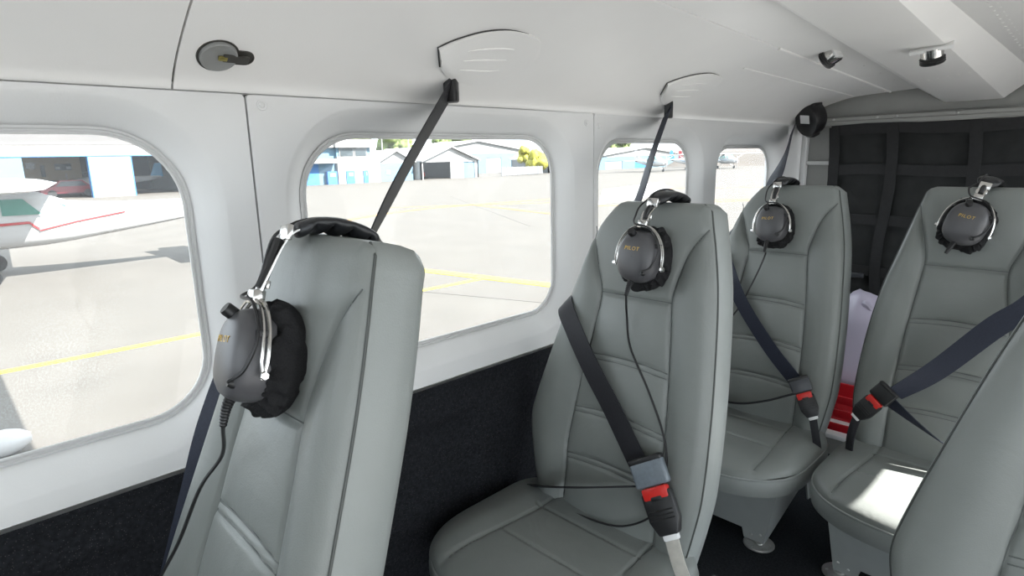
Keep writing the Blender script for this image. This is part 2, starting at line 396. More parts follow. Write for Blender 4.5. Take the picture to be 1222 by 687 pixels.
# ================================================================== SEATS
SH = .6345
WI = [(-.06, .14), (0., .152), (.06, .162), (.13, .170), (.27, .168), (.39, .160), (.487, .150), (.56, .136), (.60, .126), (SH, .118)]
WO = [(-.06, .165), (0., .188), (.095, .220), (.165, .236), (.21, .230), (.367, .186), (.487, .148), (.575, .112), (SH, .066)]
SL = [(-.06, -.118), (.08, -.122), (.151, -.124), (.296, -.107), (.386, -.091), (.457, -.083), (.503, -.097), (.584, -.121)]   # s -> x outboard seam
SR = [(-.06, .093), (.09, .093), (.189, .091), (.28, .087), (.40, .077), (.464, .071), (.50, .077), (.553, .095), (.592, .124)]
H1, HS = .458, (.339, .229, .131)
def edge_w(s, tab):
    w = sinterp(tab, s); c = .013
    if s > SH - c: t = (s - (SH - c)) / c; w -= c * (1 - math.sqrt(max(0, 1 - t * t)))
    return w
def front_d(x, s):
    """how far the front leather stands proud of the edge line"""
    wo, wi = edge_w(s, WO), edge_w(s, WI)
    e = min(x + wo, wi - x, SH - s + .002); r = .020
    k = max(0., min(1., e / r)); base = .013 * math.sqrt(1 - (1 - k) ** 2)
    xl, xr = sinterp(SL, s), sinterp(SR, s)
    d = base
    fade = 1 - sstep(.47, .59, s)
    if x < xl and s < .6:
        t = (xl - x) / max(.02, wo + xl); d += .013 * math.sin(math.pi * min(1, t * 1.0)) ** 1.1 * fade
    elif x > xr and s < .6:
        t = (x - xr) / max(.02, wi - xr); d += .011 * math.sin(math.pi * min(1, t)) ** 1.1 * fade
    else:
        # quilted centre
        lv = [-.06] + sorted(HS) + [H1, SH]
        xm_, hw_ = (xl + xr) / 2, (xr - xl) / 2; fl = max(0, 1 - abs((x - xm_) / hw_) ** 5)
        for a, b in zip(lv, lv[1:]):
            if a <= s < b:
                q = (s - a) / (b - a); d += (.006 if b < SH else .009) * math.sin(math.pi * q) ** .7 * fl
        d += .004 * max(0, math.cos((x - xm_) / hw_ * math.pi / 2))
    # seams
    g = 0.
    if s < .592: g = max(g, math.exp(-((x - xl) / .0032) ** 2), math.exp(-((x - xr) / .0032) ** 2))
    if xl <= x <= xr:
        g = max(g, math.exp(-((s - H1) / .0032) ** 2))
        for h in HS:
            a = h - .010 * ((x + .015) / .11) ** 2
            g = max(g, .8 * math.exp(-((s - a) / .0026) ** 2), .8 * math.exp(-((s - a + .010) / .0026) ** 2))
    return d - .0045 * g * k
WI_A, SR_A = WI, SR
WI_B = [(-.06, .14), (0., .152), (.06, .163), (.13, .172), (.27, .165), (.39, .148), (.487, .124), (.56, .105), (.60, .094), (SH, .084)]
SR_B = [(-.06, .093), (.09, .093), (.189, .091), (.28, .086), (.40, .074), (.464, .068), (.50, .072), (.553, .085), (.592, .094)]
WO_A, WO_B = WO, WO[:-3] + [(.487, .155), (.575, .130), (SH, .100)]
def backrest_meshes(mir):
    global WI, SR, WO
    WI, SR, WO = (WI_B, SR_B, WO_B) if mir else (WI_A, SR_A, WO_A)
    sx = -1 if mir else 1
    NS, NU = 190, 124; rows_ = []
    for i in range(NS + 1):
        s = -.06 + (SH + .06) * i / NS; wo, wi = edge_w(s, WO), edge_w(s, WI)
        rows_.append([(sx * (-wo + (wo + wi) * j / NU), -front_d(-wo + (wo + wi) * j / NU, s), s) for j in range(NU + 1)])
    front = grid(rows_)
    if mir: front = front[0], [q[::-1] for q in front[1]]
    # outline: outboard edge up, across the top, inboard edge down
    ss = [-.06 + (SH + .06) * i / 60 for i in range(61)]
    out = [(-edge_w(s, WO), s) for s in ss]
    wo, wi = edge_w(SH, WO), edge_w(SH, WI)
    out += [(-wo + (wo + wi) * j / 12, SH) for j in range(1, 12)] + [(edge_w(s, WI), s) for s in ss[::-1]]
    cxs = .0
    def ring(dy, inset):
        R = []
        for i, (x, s) in enumerate(out):
            a, b = out[max(0, i - 1)], out[min(len(out) - 1, i + 1)]
            n = Vector((b[1] - a[1], -(b[0] - a[0]))); n = n.normalized() if n.length > 1e-9 else Vector((0, 1))
            R.append((sx * (x + n.x * inset), dy, s + n.y * inset))
        return R
    rings = [ring(0, 0), ring(.004, -.0015), ring(.015, -.0035), ring(.032, -.0045), ring(.05, -.003), ring(.060, .002), ring(.067, .012)]
    side = grid(rings); back = (rings[-1], [tuple(range(len(out)))])
    pipeL = [(sx * x, -.001, s) for x, s in out[:61]][4:]; pipeR = [(sx * x, -.001, s) for x, s in out[-61:]][:-4]
    def over(p): return [(p[0], p[1] + .010, p[2] + .0012), (p[0], p[1] + .03, p[2] + .0016), (p[0], p[1] + .055, p[2] - .001)]
    def seam_pts(f, a, b, n): return [(sx * p[0], -front_d(*p) - .0009, p[1]) for p in (f(a + (b - a) * i / n) for i in range(n + 1))]
    seams = [seam_pts(lambda s: (sinterp(SL, s), s), -.03, .584, 60), seam_pts(lambda s: (sinterp(SR, s), s), -.03, .592, 60)]
    xl, xr = sinterp(SL, H1), sinterp(SR, H1)
    seams.append(seam_pts(lambda x: (x, H1), xl, xr, 20))
    for h in HS:
        xl, xr = sinterp(SL, h) + .002, sinterp(SR, h) - .002
        for o_ in (0, .010): seams.append(seam_pts(lambda x: (x, h - o_ - .010 * ((x + .015) / .11) ** 2), xl, xr, 24))
    return front, side, back, pipeL, pipeR, seams
def cushion_meshes(mir):
    sx = -1 if mir else 1
    A = 120; loop = []
    x0, x1, yb, yf = -.270, .185, .055, -.292
    mx, my, ax, ay = (x0 + x1) / 2, (yb + yf) / 2, (x1 - x0) / 2, (yb - yf) / 2
    for i in range(A):
        a = 2 * math.pi * i / A; c, s_ = math.cos(a), math.sin(a)
        n = 5.0 if s_ > 0 else 3.2
        x = mx + ax * math.copysign(abs(c) ** (2 / n), c); y = my + ay * math.copysign(abs(s_) ** (2 / n), s_)
        if s_ < 0: y -= .028 * (1 - ((x - mx) / ax) ** 2)
        loop.append((x, y))
    def top(x, y, rho):
        z = .208 + .030 * math.sqrt(max(0, 1 - rho ** 7)) + .004 * math.cos((x - mx) / ax * 1.4)
        z += .010 * math.exp(-((y - yb) / .07) ** 2)
        g = 0
        for xs in (-.135, .095):
            xx = xs + .02 * sstep(-.02, -.27, y) * (1 if xs > 0 else -1)
            g = max(g, math.exp(-((x - xx) / .0035) ** 2))
            z += .006 * math.exp(-((x - xx - (.05 if xs > 0 else -.05)) / .035) ** 2)
        if -.15 < x < .11:
            for yy in (-.055, -.16): g = max(g, .7 * math.exp(-((y - yy) / .003) ** 2))
        return z - .0045 * g
    rows_ = []
    K = 60
    for k in range(K + 1):
        rho = (k / K) ** .8
        rows_.append([(sx * (mx + (p[0] - mx) * rho), my + (p[1] - my) * rho, top(mx + (p[0] - mx) * rho, my + (p[1] - my) * rho, rho)) for p in loop])
    tp = grid(rows_, True)
    def ring(k, z): return [(sx * (mx + (p[0] - mx) * k), my + (p[1] - my) * k, z) for p in loop]
    sk = grid([ring(1, .209), ring(1.010, .203), ring(1.018, .192), ring(1.016, .180), ring(1.0, .168), ring(.95, .164), ring(.5, .164), ring(.01, .164)], True)
    if mir: tp = tp[0], [q[::-1] for q in tp[1]]
    rim = [(sx * p[0], p[1], .2095) for p in loop]
    seams = []
    for xs in (-.135, .095):
        pts = []
        for i in range(30):
            y = .03 - .31 * i / 29; xx = xs + .02 * sstep(-.02, -.27, y) * (1 if xs > 0 else -1)
            rho = max(abs((xx - mx) / ax), abs((y - my) / ay) if y > my else abs((y - my) / (ay + .025)))
            if rho < .97: pts.append((sx * xx, y, top(xx, y, rho) - .0002))
        seams.append(pts)
    for yy in (-.055, -.16):
        seams.append([(sx * x, yy, top(x, yy, max(abs((x - mx) / ax), abs((yy - my) / ay))) - .0002) for x in [-.148 + .25 * i / 24 for i in range(25)]])
    return tp, sk, rim, seams
BACK = {m: backrest_meshes(m) for m in (0, 1)}
CUSH = {m: cushion_meshes(m) for m in (0, 1)}
def make_seat(mir, label, loc, rec):
    sx = -1 if mir else 1
    t = empty('cabin_seat', loc); tag(t, label, 'seat', 'grey leather cabin seats')
    front, side, back, pl, pr, seams = BACK[mir]
    b = obj('backrest', front, M_LEATHER, t, True, 80); b.location = (0, 0, .22); b.rotation_euler = (-math.atan(rec), 0, 0); b.scale.z = .625 / SH * math.sqrt(1 + rec * rec)
    if rec > .3: b.scale.x = .87; b.location.x = .022; b.scale.z *= 1.015
    obj('side_panel', side, M_SIDE_LIT, b, True, 60); obj('back_panel', back, M_SIDE_LIT, b, False)
    for p in (pl, pr): obj('piping', tube(p, .0017, 8), M_PIPE, b)
    for p in seams: obj('seam', tube(p, .0010, 5), M_SEAM, b)
    tp, sk, rim, cs = CUSH[mir]
    c = obj('cushion', tp, M_LEATHER, t, True, 80)
    obj('cushion_skirt', sk, M_SIDE_LIT, c, True, 50); obj('piping', tube(rim, .0028, 8, True), M_SIDE_LIT, c)
    for p in cs: obj('seam', tube(p, .0010, 5), M_SEAM, c)
    # sheet-metal pedestal
    base = empty('base_frame'); base.parent = t
    def X(x): return sx * x
    fp = [(X(-.205), .168), (X(.146), .168), (X(.118), .006), (X(.070), .006), (X(.064), .030), (X(-.125), .030), (X(-.132), .006), (X(-.175), .006)]
    if mir: fp = fp[::-1]
    obj('front_plate', prism(fp, 1, -.205, -.201), M_BASE, base, False)
    for xa, xb in ((.146, .118), (-.205, -.175)):
        V = []
        for th in (0, .004):
            V += [(X(xa - th), -.203, .168), (X(xb - th), -.203, .006), (X(xb - th), -.185, .006), (X(xa * .93 - th), .0, .105), (X(xa * .93 - th), .03, .03), (X(xa * .93 - th), .06, .03), (X(xa - th), .06, .168)]
        n = 7; obj('side_plate', (V, [tuple(range(n)), tuple(range(2 * n - 1, n - 1, -1))] + [(i, (i + 1) % n, n + (i + 1) % n, n + i) for i in range(n)]), M_BASE, base, False)
        xm = xb - .012 * (1 if xb > 0 else -1)
        fo = obj('floor_plate', lathe([(0, .0075), (.012, .0075), (.0125, .0045), (.034, .004), (.036, .002), (.036, 0)], 28, Matrix.Translation((X(xm), -.2, 0))), M_ALU, base)
        for k in range(6):
            a = k * math.pi / 3 + .3
            obj('bolt', dome((X(xm) + .026 * math.cos(a), -.2 + .026 * math.sin(a), .0042), (0, 0, 1), .004), M_ALU, base)
        for zz, xo in ((.028, -.008), (.020, -.03)): obj('rivet', dome((X(xb + xo * (1 if xb > 0 else -1)), -.205, zz), (0, -1, 0), .0035), M_ALU, base)
    return t
SEATS = [
 (0, 'grey leather seat nearest the camera, left foreground, its lit side panel facing the aisle', (-.62, .09, FL), .34),
 (0, 'grey leather seat beside the second window, black strap crossing to a red-button buckle', (-.62, .86, FL), .176),
 (0, 'rearmost grey leather seat on the window side, near the last window and cargo net', (-.632, 1.53, FL), .176),
 (1, 'grey leather seat with a sunlit patch on its cushion, in front of the cargo net', (-.245, 1.55, FL), .176),
 (0, 'grey leather seat back cut off by the lower right corner of the photo', (.066, .86, FL), .176)]
for s in SEATS: make_seat(*s)

# ================================================================== HEADSETS
def cup_outline(a, sx=.0385, sz=.0455):
    c, s = math.cos(a), math.sin(a); n = 2.5
    return sx * math.copysign(abs(c) ** (2 / n), c) * (1 - .06 * s), sz * math.copysign(abs(s) ** (2 / n), s)
def text_mesh(txt, size, extr):
    cu = bpy.data.curves.new('t', 'FONT'); cu.body = txt; cu.size = size; cu.align_x = 'CENTER'; cu.align_y = 'CENTER'; cu.extrude = extr; cu.shear = .15; cu.space_character = 1.25
    o = bpy.data.objects.new('t', cu); C.objects.link(o); bpy.context.view_layer.update()
    me = bpy.data.meshes.new_from_object(o.evaluated_get(bpy.context.evaluated_depsgraph_get()))
    bpy.data.objects.remove(o); me.name = 'lettering'; return me
LET = text_mesh('PILOT', .0092, .0004)
def make_headset(label, loc, rec, roll, dz=-.10, seed=1, rx=.0):
    t = empty('headset', loc, (-math.atan(rec), roll, 0)); tag(t, label, 'headset', 'pilot headsets hung over the seat backs')
    rnd = random.Random(seed)
    N = 48
    for side in (-1, 1):
        ox = 0 if side < 0 else rx
        y0 = -.026 if side < 0 else .069
        yc = lambda d: y0 + side * d
        # fabric-covered ear seal, ruffled
        rows_ = []
        prof_ = catmull([(.3, .001, 0), (.85, .0, 0), (1.06, .002, 0), (1.20, .009, 0), (1.25, .017, 0), (1.17, .026, 0), (1.02, .031, 0), (.92, .033, 0), (.4, .033, 0)], 3)
        for k, pq in enumerate(prof_):
            row = []; q, d = pq.x, pq.y; on = 4 < k < 21
            for i in range(N * 2):
                a = math.pi * i / N; x, z = cup_outline(a); u_ = Vector((math.cos(a), math.sin(a), 0))
                w = noise.noise(Vector((u_.x * 2.6 + seed * 7, u_.y * 2.6, k * .10 + side))) + .55 * noise.noise(Vector((u_.x * 8 + seed, u_.y * 8, k * .22))) + .25 * noise.noise(Vector((u_.x * 17 + seed, u_.y * 17, k * .5)))
                f = q * (1 + (.12 * w if on else 0)); row.append((x * f, yc(d + (.007 * w if on else 0)), dz + z * f - .002))
            rows_.append(row)
        cu_ = obj('ear_cushion', grid(rows_, True), M_CLOTH, t, True, 60)
        rows_ = []
        for q, d in [(.5, .030), (.99, .030), (1.0, .034), (1.0, .041), (.985, .047), (.94, .0535), (.86, .0585), (.72, .0625), (.5, .065), (.25, .066), (.01, .0662)]:
            rows_.append([(cup_outline(2 * math.pi * i / N)[0] * q, yc(d), dz + cup_outline(2 * math.pi * i / N)[1] * q) for i in range(N)])
        cup = obj('ear_cup', grid(rows_, True), M_CUP, t, True, 60)
        if side < 0:
            lo = bpy.data.objects.new('lettering', LET); C.objects.link(lo); lo.parent = cup; lo.location = (-.002, yc(.0657), dz + .013); lo.rotation_euler = (math.pi / 2 - .02, 0, 0)
            if not LET.materials: LET.materials.append(M_GOLD)
            kb = obj('knob', lathe([(0, .014), (.006, .014), (.0068, .012), (.0068, 0)], 16, Matrix.Translation((-.008, yc(.055), dz + .036)) @ Matrix.Rotation(math.pi / 2 - .5, 4, 'X')), M_BLACK, cup)
        # stirrup yoke: two wires and a strip
        yo = []
        for off, rr in ((0, .0019), (.0055, .0015)):
            pts = [(.0455 * math.cos(a) * 1.03, yc(.040 + off), dz - .004 + .059 * math.sin(a)) for a in (math.pi * i / 28 for i in range(29))]
            pts = [(.047, yc(.042), dz - .02)] + pts + [(-.047, yc(.042), dz - .02)]
            yo.append(tube(pts, rr, 6))
        yk = obj('yoke', join(*yo), M_CHROME, t)
        for q_ in (cu_, cup, yk): q_.location.x = ox
        for xs in (-.046, .046):
            obj('pivot_nut', lathe([(0, .006), (.0036, .006), (.0042, .004), (.0042, 0)], 6, Matrix.Translation((xs, yc(.042), dz - .016)) @ Matrix.Rotation(math.copysign(math.pi / 2, xs), 4, 'Y')), M_CHROME, yk)
        obj('yoke_block', bbox(-.009, .009, min(yc(.036), yc(.049)), max(yc(.036), yc(.049)), dz + .05, dz + .064, .002), M_CHROME, yk)
        if side < 0:
            obj('cord_clip', bbox(.030, .042, yc(.05), yc(.038), dz + .018, dz + .026, .002), M_BLACK, yk)
            # looped signal wire
            pts = catmull([(-.010, -.046, .004), (-.022, -.054, -.012), (-.024, -.06, dz + .072), (-.012, yc(.052), dz + .056), (.02, yc(.052), dz + .05), (.041, yc(.05), dz + .02), (.037, yc(.056), dz - .012), (.026, yc(.064), dz - .024), (.022, yc(.06), dz - .026)], 8)
            obj('signal_wire', tube(pts, .0017, 6), M_BLACK, t)
            obj('grommet', lathe([(0, .006), (.0035, .006), (.005, .003), (.006, 0)], 14, Matrix.Translation((.022, yc(.058), dz - .026)) @ Matrix.Rotation(math.pi / 2, 4, 'X')), M_BLACK, cup)
    # sprung steel band (two straps) over the seat top
    path = [(-.068, dz + .058), (-.064, dz + .075), (-.050, -.012), (-.034, .004), (-.012, .012), (.018, .016), (.046, .014), (.068, .006), (.088, -.012), (.106, dz + .075), (.110, dz + .058)]
    cp = catmull([(rx * sstep(-.02, .11, p[0]), p[0], p[1]) for p in path], 7)
    for xo in (-.0065, .0065):
        obj('headband_strap', ribbon([p + Vector((xo, 0, 0)) for p in cp], [(1, 0, 0)] * len(cp), .0042, .0016), M_CHROME, t)
    obj('headband_plate', join(bbox(-.0105, .0105, -.064, -.060, dz + .066, dz + .074, .001), bbox(-.0105, .0105, -.052, -.046, -.012, .004, .001)), M_CHROME, t)
    obj('adjuster_sleeve', tube(catmull([(0, -.066, dz + .066), (0, -.063, dz + .08), (0, -.055, -.012)], 5), [.005] * 11, 8), M_BLACK, t)
    # padded cover with sewn lobes underneath
    pad = catmull([(0, -.040, .002), (0, -.022, .012), (0, .004, .0165), (0, .032, .015), (0, .058, .006)], 10)
    rows_ = []
    for i, p in enumerate(pad):
        tt = i / (len(pad) - 1); wv = .021 * min(1, (math.sin(math.pi * tt) * 1.6 + .35)); lob = .5 + .5 * abs(math.sin(tt * math.pi * 5)) ** .6
        row = []
        for j in range(16):
            a = 2 * math.pi * j / 16; ca, sa = math.cos(a), math.sin(a)
            th = .006 if sa > 0 else .013 * lob
            row.append((p.x + wv * math.copysign(abs(ca) ** .8, ca), p.y, p.z + th * sa + .001))
        rows_.append(row)
    pv = grid(rows_, True); pv[1].extend([tuple(range(16))[::-1], tuple(range((len(pad) - 1) * 16, len(pad) * 16))])
    obj('headband_pad', pv, M_PAD, t, True, 60)
    obj('band_wire', tube([(-.012, p.y, p.z + .004) for p in catmull([(0, -.05, -.006), (0, -.034, .008), (0, -.01, .018), (0, .018, .0225), (0, .046, .019), (0, .07, .007)], 6)], .002, 6), M_BLACK, t)
    # cord: strain relief plus lead
    sr = [(-.003, -.074, dz - .036), (-.006, -.077, dz - .052), (-.010, -.076, dz - .070)]
    P = catmull(sr, 12); obj('strain_relief', tube(P, [.0062 - .0030 * i / (len(P) - 1) + (.0006 if i % 2 else 0) for i in range(len(P))], 10), M_BLACK, t)
    return t
def add_cord(t, pts):
    bpy.context.view_layer.update(); inv = t.matrix_world.inverted()
    P = [inv @ Vector(p) for p in pts]; start = Vector((-.010, -.076, t['dz'] - .070))
    obj('cord', tube(catmull([start] + P, 8), .0021, 6), M_BLACK, t)
hs = [('large headset on the nearest seat, its earcup seen edge-on with black cloth cover', (-.598, .312, -.080), .34, -.15, -.130, 3,
       [(-.640, .188, -.300), (-.675, .172, -.345), (-.71, .150, -.42), (-.75, .12, -.50), (-.80, .09, -.62)]),
      ('headset on the seat by the second window, grey earcup facing forward, cord hanging down', (-.588, .970, -.085), .176, .03, -.100, 5,
       [(-.622, .897, -.284), (-.605, .885, -.339), (-.560, .875, -.405), (-.522, .866, -.470), (-.508, .860, -.519), (-.512, .858, -.56), (-.52, .845, -.62), (-.58, .835, -.668), (-.657, .832, -.685), (-.74, .83, -.69)]),
      ('smallest headset, on the rearmost window-side seat, cord running to lower left', (-.645, 1.640, -.086), .176, -.06, -.106, 8,
       [(-.655, 1.565, -.26), (-.675, 1.558, -.323), (-.709, 1.548, -.407), (-.75, 1.54, -.47), (-.80, 1.52, -.56)]),
      ('tilted headset on the seat in front of the cargo net, at right edge', (-.222, 1.660, -.083), .176, .24, -.088, 11,
       [(-.27, 1.60, -.22), (-.262, 1.70, -.26)])]
for i, (lb, loc, rec, roll, dz, sd, cord) in enumerate(hs):
    t = make_headset(lb, loc, rec, roll, dz, sd, -.035 if i == 0 else 0); t['dz'] = dz
    if i < 3: add_cord(t, cord)
    del t['dz']

# ================================================================== SEAT BELTS
def strap(pts, sides, w, n=10, th=.0018):
    P = catmull(pts, n); Sd = catmull(sides, n); return ribbon(P, Sd, w, th)
def frame_from(p, ax, up):
    ax = Vector(ax).normalized(); up = Vector(up); z = (up - ax * up.dot(ax)).normalized(); x = ax.cross(z)
    return Matrix(((x.x, ax.x, z.x, p[0]), (x.y, ax.y, z.y, p[1]), (x.z, ax.z, z.z, p[2]), (0, 0, 0, 1)))
def buckle_set(t, p, ax, up, stalk, k=1., m_latch=M_TONGUE):
    """local: +y along the pull (towards stalk), z out of the seat"""
    M = frame_from(p, ax, up) @ Matrix.Scale(k, 4)
    tg = obj('latch_plate', xf(bbox(-.027, .027, -.044, -.004, -.007, .009, .0045, 3), M), m_latch, t)
    obj('latch_cap', xf(bbox(-.0275, .0275, -.048, -.038, -.008, .010, .004, 3), M), M_BLACK, tg)
    body = [(-.0235, .004), (.0235, .004), (.0235, .045), (.015, .066), (-.015, .066), (-.0235, .045)]
    bm = bmesh.new(); V, Fc = prism(body, 2, -.009, .009); bv = [bm.verts.new(v) for v in V]
    for q in Fc: bm.faces.new([bv[i] for i in q])
    bmesh.ops.bevel(bm, geom=list(bm.edges), offset=.0035, segments=2, profile=.5, affect='EDGES'); bm.transform(M)
    bu = bobj('buckle', bm, M_BLACK, t)
    obj('release_button', xf(bbox(-.020, .020, -.003, .015, -.006, .0102, .003), M), M_RED, bu)
    obj('button_notch', xf(bbox(-.009, .009, .010, .017, .006, .0108, .002), M), M_BLACK, bu)
    for yy in (.030, .036, .042): obj('grip_ridge', xf(bbox(-.019, .019, yy, yy + .002, .008, .0102, .0008, 1), M), M_BLACK, bu)
    s0 = M @ Vector((0, .064, 0)); up = Vector(up)
    q = catmull([s0] + list(stalk), 6); sd = [Vector(ax).cross(up)] * len(q)
    obj('buckle_stalk', ribbon(q, sd, .020 * k, .004), M_STALK if k > .9 else M_BELT, t)
    obj('stalk_sleeve', xf(bbox(-.012, .012, .060, .074, -.006, .006, .003), M), M_LABEL, bu)
UPV = Vector((0, -1, .176)).normalized()
# belt of the near seat
b1 = empty('seat_belt', (-.885, .72, .132)); b1n = b1.location
def loc_pts(b, pts): return [Vector(p) - b.location for p in pts]
tag(b1, 'navy seat belt from the front ceiling anchor, behind and down the nearest seat', 'seat belt', 'three-point seat belts')
obj('shoulder_strap', strap(loc_pts(b1, [(-.885, .715, .12), (-.781, .55, .003), (-.705, .425, -.096), (-.72, .39, -.17)]), [(-.625, .735, .10), (-.645, .725, .12), (-.675, .69, .15), (-.8, .5, .2)], .046), M_BELT, b1)
obj('hanging_strap', strap(loc_pts(b1, [(-.735, .405, -.15), (-.775, .350, -.185), (-.797, .285, -.235), (-.806, .236, -.326), (-.818, .203, -.427), (-.828, .168, -.535), (-.835, .13, -.65)]),
    [(.2, .3, .9), (.2, .6, .75), (.6, .65, .3), (.8, .55, 0), (.8, .55, 0), (.8, .55, 0), (.8, .55, 0)], .050), M_BELTBLUE, b1)
obj('guide_slot', xf(bbox(-.012, .012, -.012, .012, -.03, .024, .004), Matrix.Rotation(.6, 4, 'Z')), M_BLACK, b1)
# belt of the second seat
b2 = empty('seat_belt', (-.885, 1.45, .123))
tag(b2, 'black seat belt of the seat by the second window, buckled with grey latch', 'seat belt', 'three-point seat belts')
obj('shoulder_strap', strap(loc_pts(b2, [(-.885, 1.445, .112), (-.806, 1.26, .011), (-.73, 1.085, -.092), (-.745, 1.04, -.16)]), [(-.55, .75, .10), (-.56, .75, .12), (-.58, .72, .15), (-.8, .5, .2)], .046), M_BELTBLUE, b2)
obj('chest_strap', strap(loc_pts(b2, [(-.765, 1.045, -.265), (-.783, 1.01, -.275), (-.796, .965, -.285), (-.783, .912, -.292), (-.742, .890, -.334), (-.688, .877, -.398), (-.634, .867, -.456), (-.584, .856, -.513), (-.550, .848, -.552)]),
    [(.15, .1, .95), (.2, .1, .95), (.4, .1, .9), (.75, 0, .62), (.83, -.04, .52), (.84, -.04, .5), (.84, -.04, .5), (.84, -.04, .5), (.84, -.04, .5)], .046), M_BELT, b2)
obj('lap_strap', strap(loc_pts(b2, [(-.82, .86, -.69), (-.76, .824, -.655), (-.66, .820, -.615), (-.55, .835, -.575)]), [(.55, -.75, .50)] * 4, .046), M_BELT, b2)
obj('guide_slot', xf(bbox(-.011, .011, -.012, .012, -.028, .022, .004), Matrix.Rotation(.5, 4, 'Z')), M_BLACK, b2)
ax2 = Vector((.056, -.02, -.085))
buckle_set(b2, loc_pts(b2, [(-.512, .833, -.563)])[0], ax2, UPV + Vector((.25, 0, .1)), loc_pts(b2, [(-.452, .812, -.665), (-.436, .815, -.71), (-.43, .83, -.80)]), 1.16)
# belt of the rear window-side seat
b3 = empty('seat_belt', (-.846, 2.33, .114))
tag(b3, 'navy seat belt hanging from the black reel in the rear ceiling corner', 'seat belt', 'three-point seat belts')
obj('shoulder_strap', strap(loc_pts(b3, [(-.886, 2.285, .080), (-.812, 2.05, .002), (-.725, 1.745, -.092), (-.735, 1.70, -.16)]), [(-.36, .9, .1), (-.36, .9, .12), (-.36, .82, .25), (-.7, .5, .2)], .046), M_BELTBLUE, b3)
obj('chest_strap', strap(loc_pts(b3, [(-.80, 1.66, -.22), (-.79, 1.60, -.25), (-.745, 1.556, -.315), (-.700, 1.543, -.393), (-.612, 1.526, -.495), (-.535, 1.512, -.565)]),
    [(.3, .2, .5), (.6, -.05, .4), (.82, -.05, .48), (.8, -.04, .5), (.7, -.04, .62), (.75, -.04, .6)], .037), M_BELTBLUE, b3)
obj('lap_strap', strap(loc_pts(b3, [(-.80, 1.52, -.68), (-.676, 1.485, -.655), (-.60, 1.483, -.628), (-.524, 1.492, -.588)]), [(.35, -.85, .45)] * 4, .044), M_BELT, b3)
buckle_set(b3, loc_pts(b3, [(-.505, 1.488, -.583)])[0], Vector((.046, -.015, -.080)), UPV + Vector((.3, 0, .1)), loc_pts(b3, [(-.462, 1.474, -.69), (-.455, 1.49, -.76)]), .88, M_DKLATCH)
R3 = Matrix.Scale(1.3, 4) @ Matrix.Rotation(.35, 4, 'X') @ Matrix.Rotation(math.pi / 2, 4, 'X') @ Matrix.Rotation(-.3, 4, 'Y')
reel = obj('reel_housing', xf(lathe([(0, -.030), (.026, -.030), (.033, -.026), (.036, -.02), (.036, .012), (.033, .018), (.024, .021), (0, .021)], 28), R3 @ Matrix.Diagonal((1, 1.25, 1, 1))), M_BLACK, b3)
obj('reel_mount', xf(bbox(-.03, .02, .01, .06, -.03, .01, .006), R3), M_BLACK, reel)
obj('reel_label', xf(bbox(-.014, .014, -.005, .018, .0205, .0222, .0008, 1), R3), M_LABEL, reel)
obj('reel_spout', xf(bbox(-.014, .014, -.05, -.02, -.022, .008, .005), R3), M_BLACK, reel)
# belt of the sunlit seat
b4 = empty('seat_belt', (.10, 1.75, -.08))
tag(b4, 'dark seat belt running from upper right to the buckle over the sunlit cushion', 'seat belt', 'three-point seat belts')
obj('chest_strap', strap(loc_pts(b4, [(-.02, 1.62, -.13), (-.06, 1.572, -.225), (-.115, 1.546, -.310), (-.165, 1.538, -.362), (-.249, 1.524, -.470), (-.318, 1.512, -.540)]),
    [(-.6, .1, .55), (-.75, 0, .6), (-.75, 0, .6), (-.75, 0, .6), (-.55, -.2, .75), (-.3, -.55, .7)], .044), M_BELTBLUE, b4)
obj('lap_strap', strap(loc_pts(b4, [(-.322, 1.497, -.556), (-.26, 1.485, -.590), (-.20, 1.484, -.622), (-.10, 1.49, -.66)]), [(.25, -.2, .6), (.1, -.6, .5), (.1, -.8, .3), (.1, -.8, .3)], .030), M_BELTBLUE, b4)
buckle_set(b4, loc_pts(b4, [(-.348, 1.487, -.556)])[0], Vector((-.055, -.012, -.075)), UPV + Vector((-.15, 0, .1)), loc_pts(b4, [(-.388, 1.47, -.655), (-.392, 1.49, -.74)]), .88, M_BLACK)

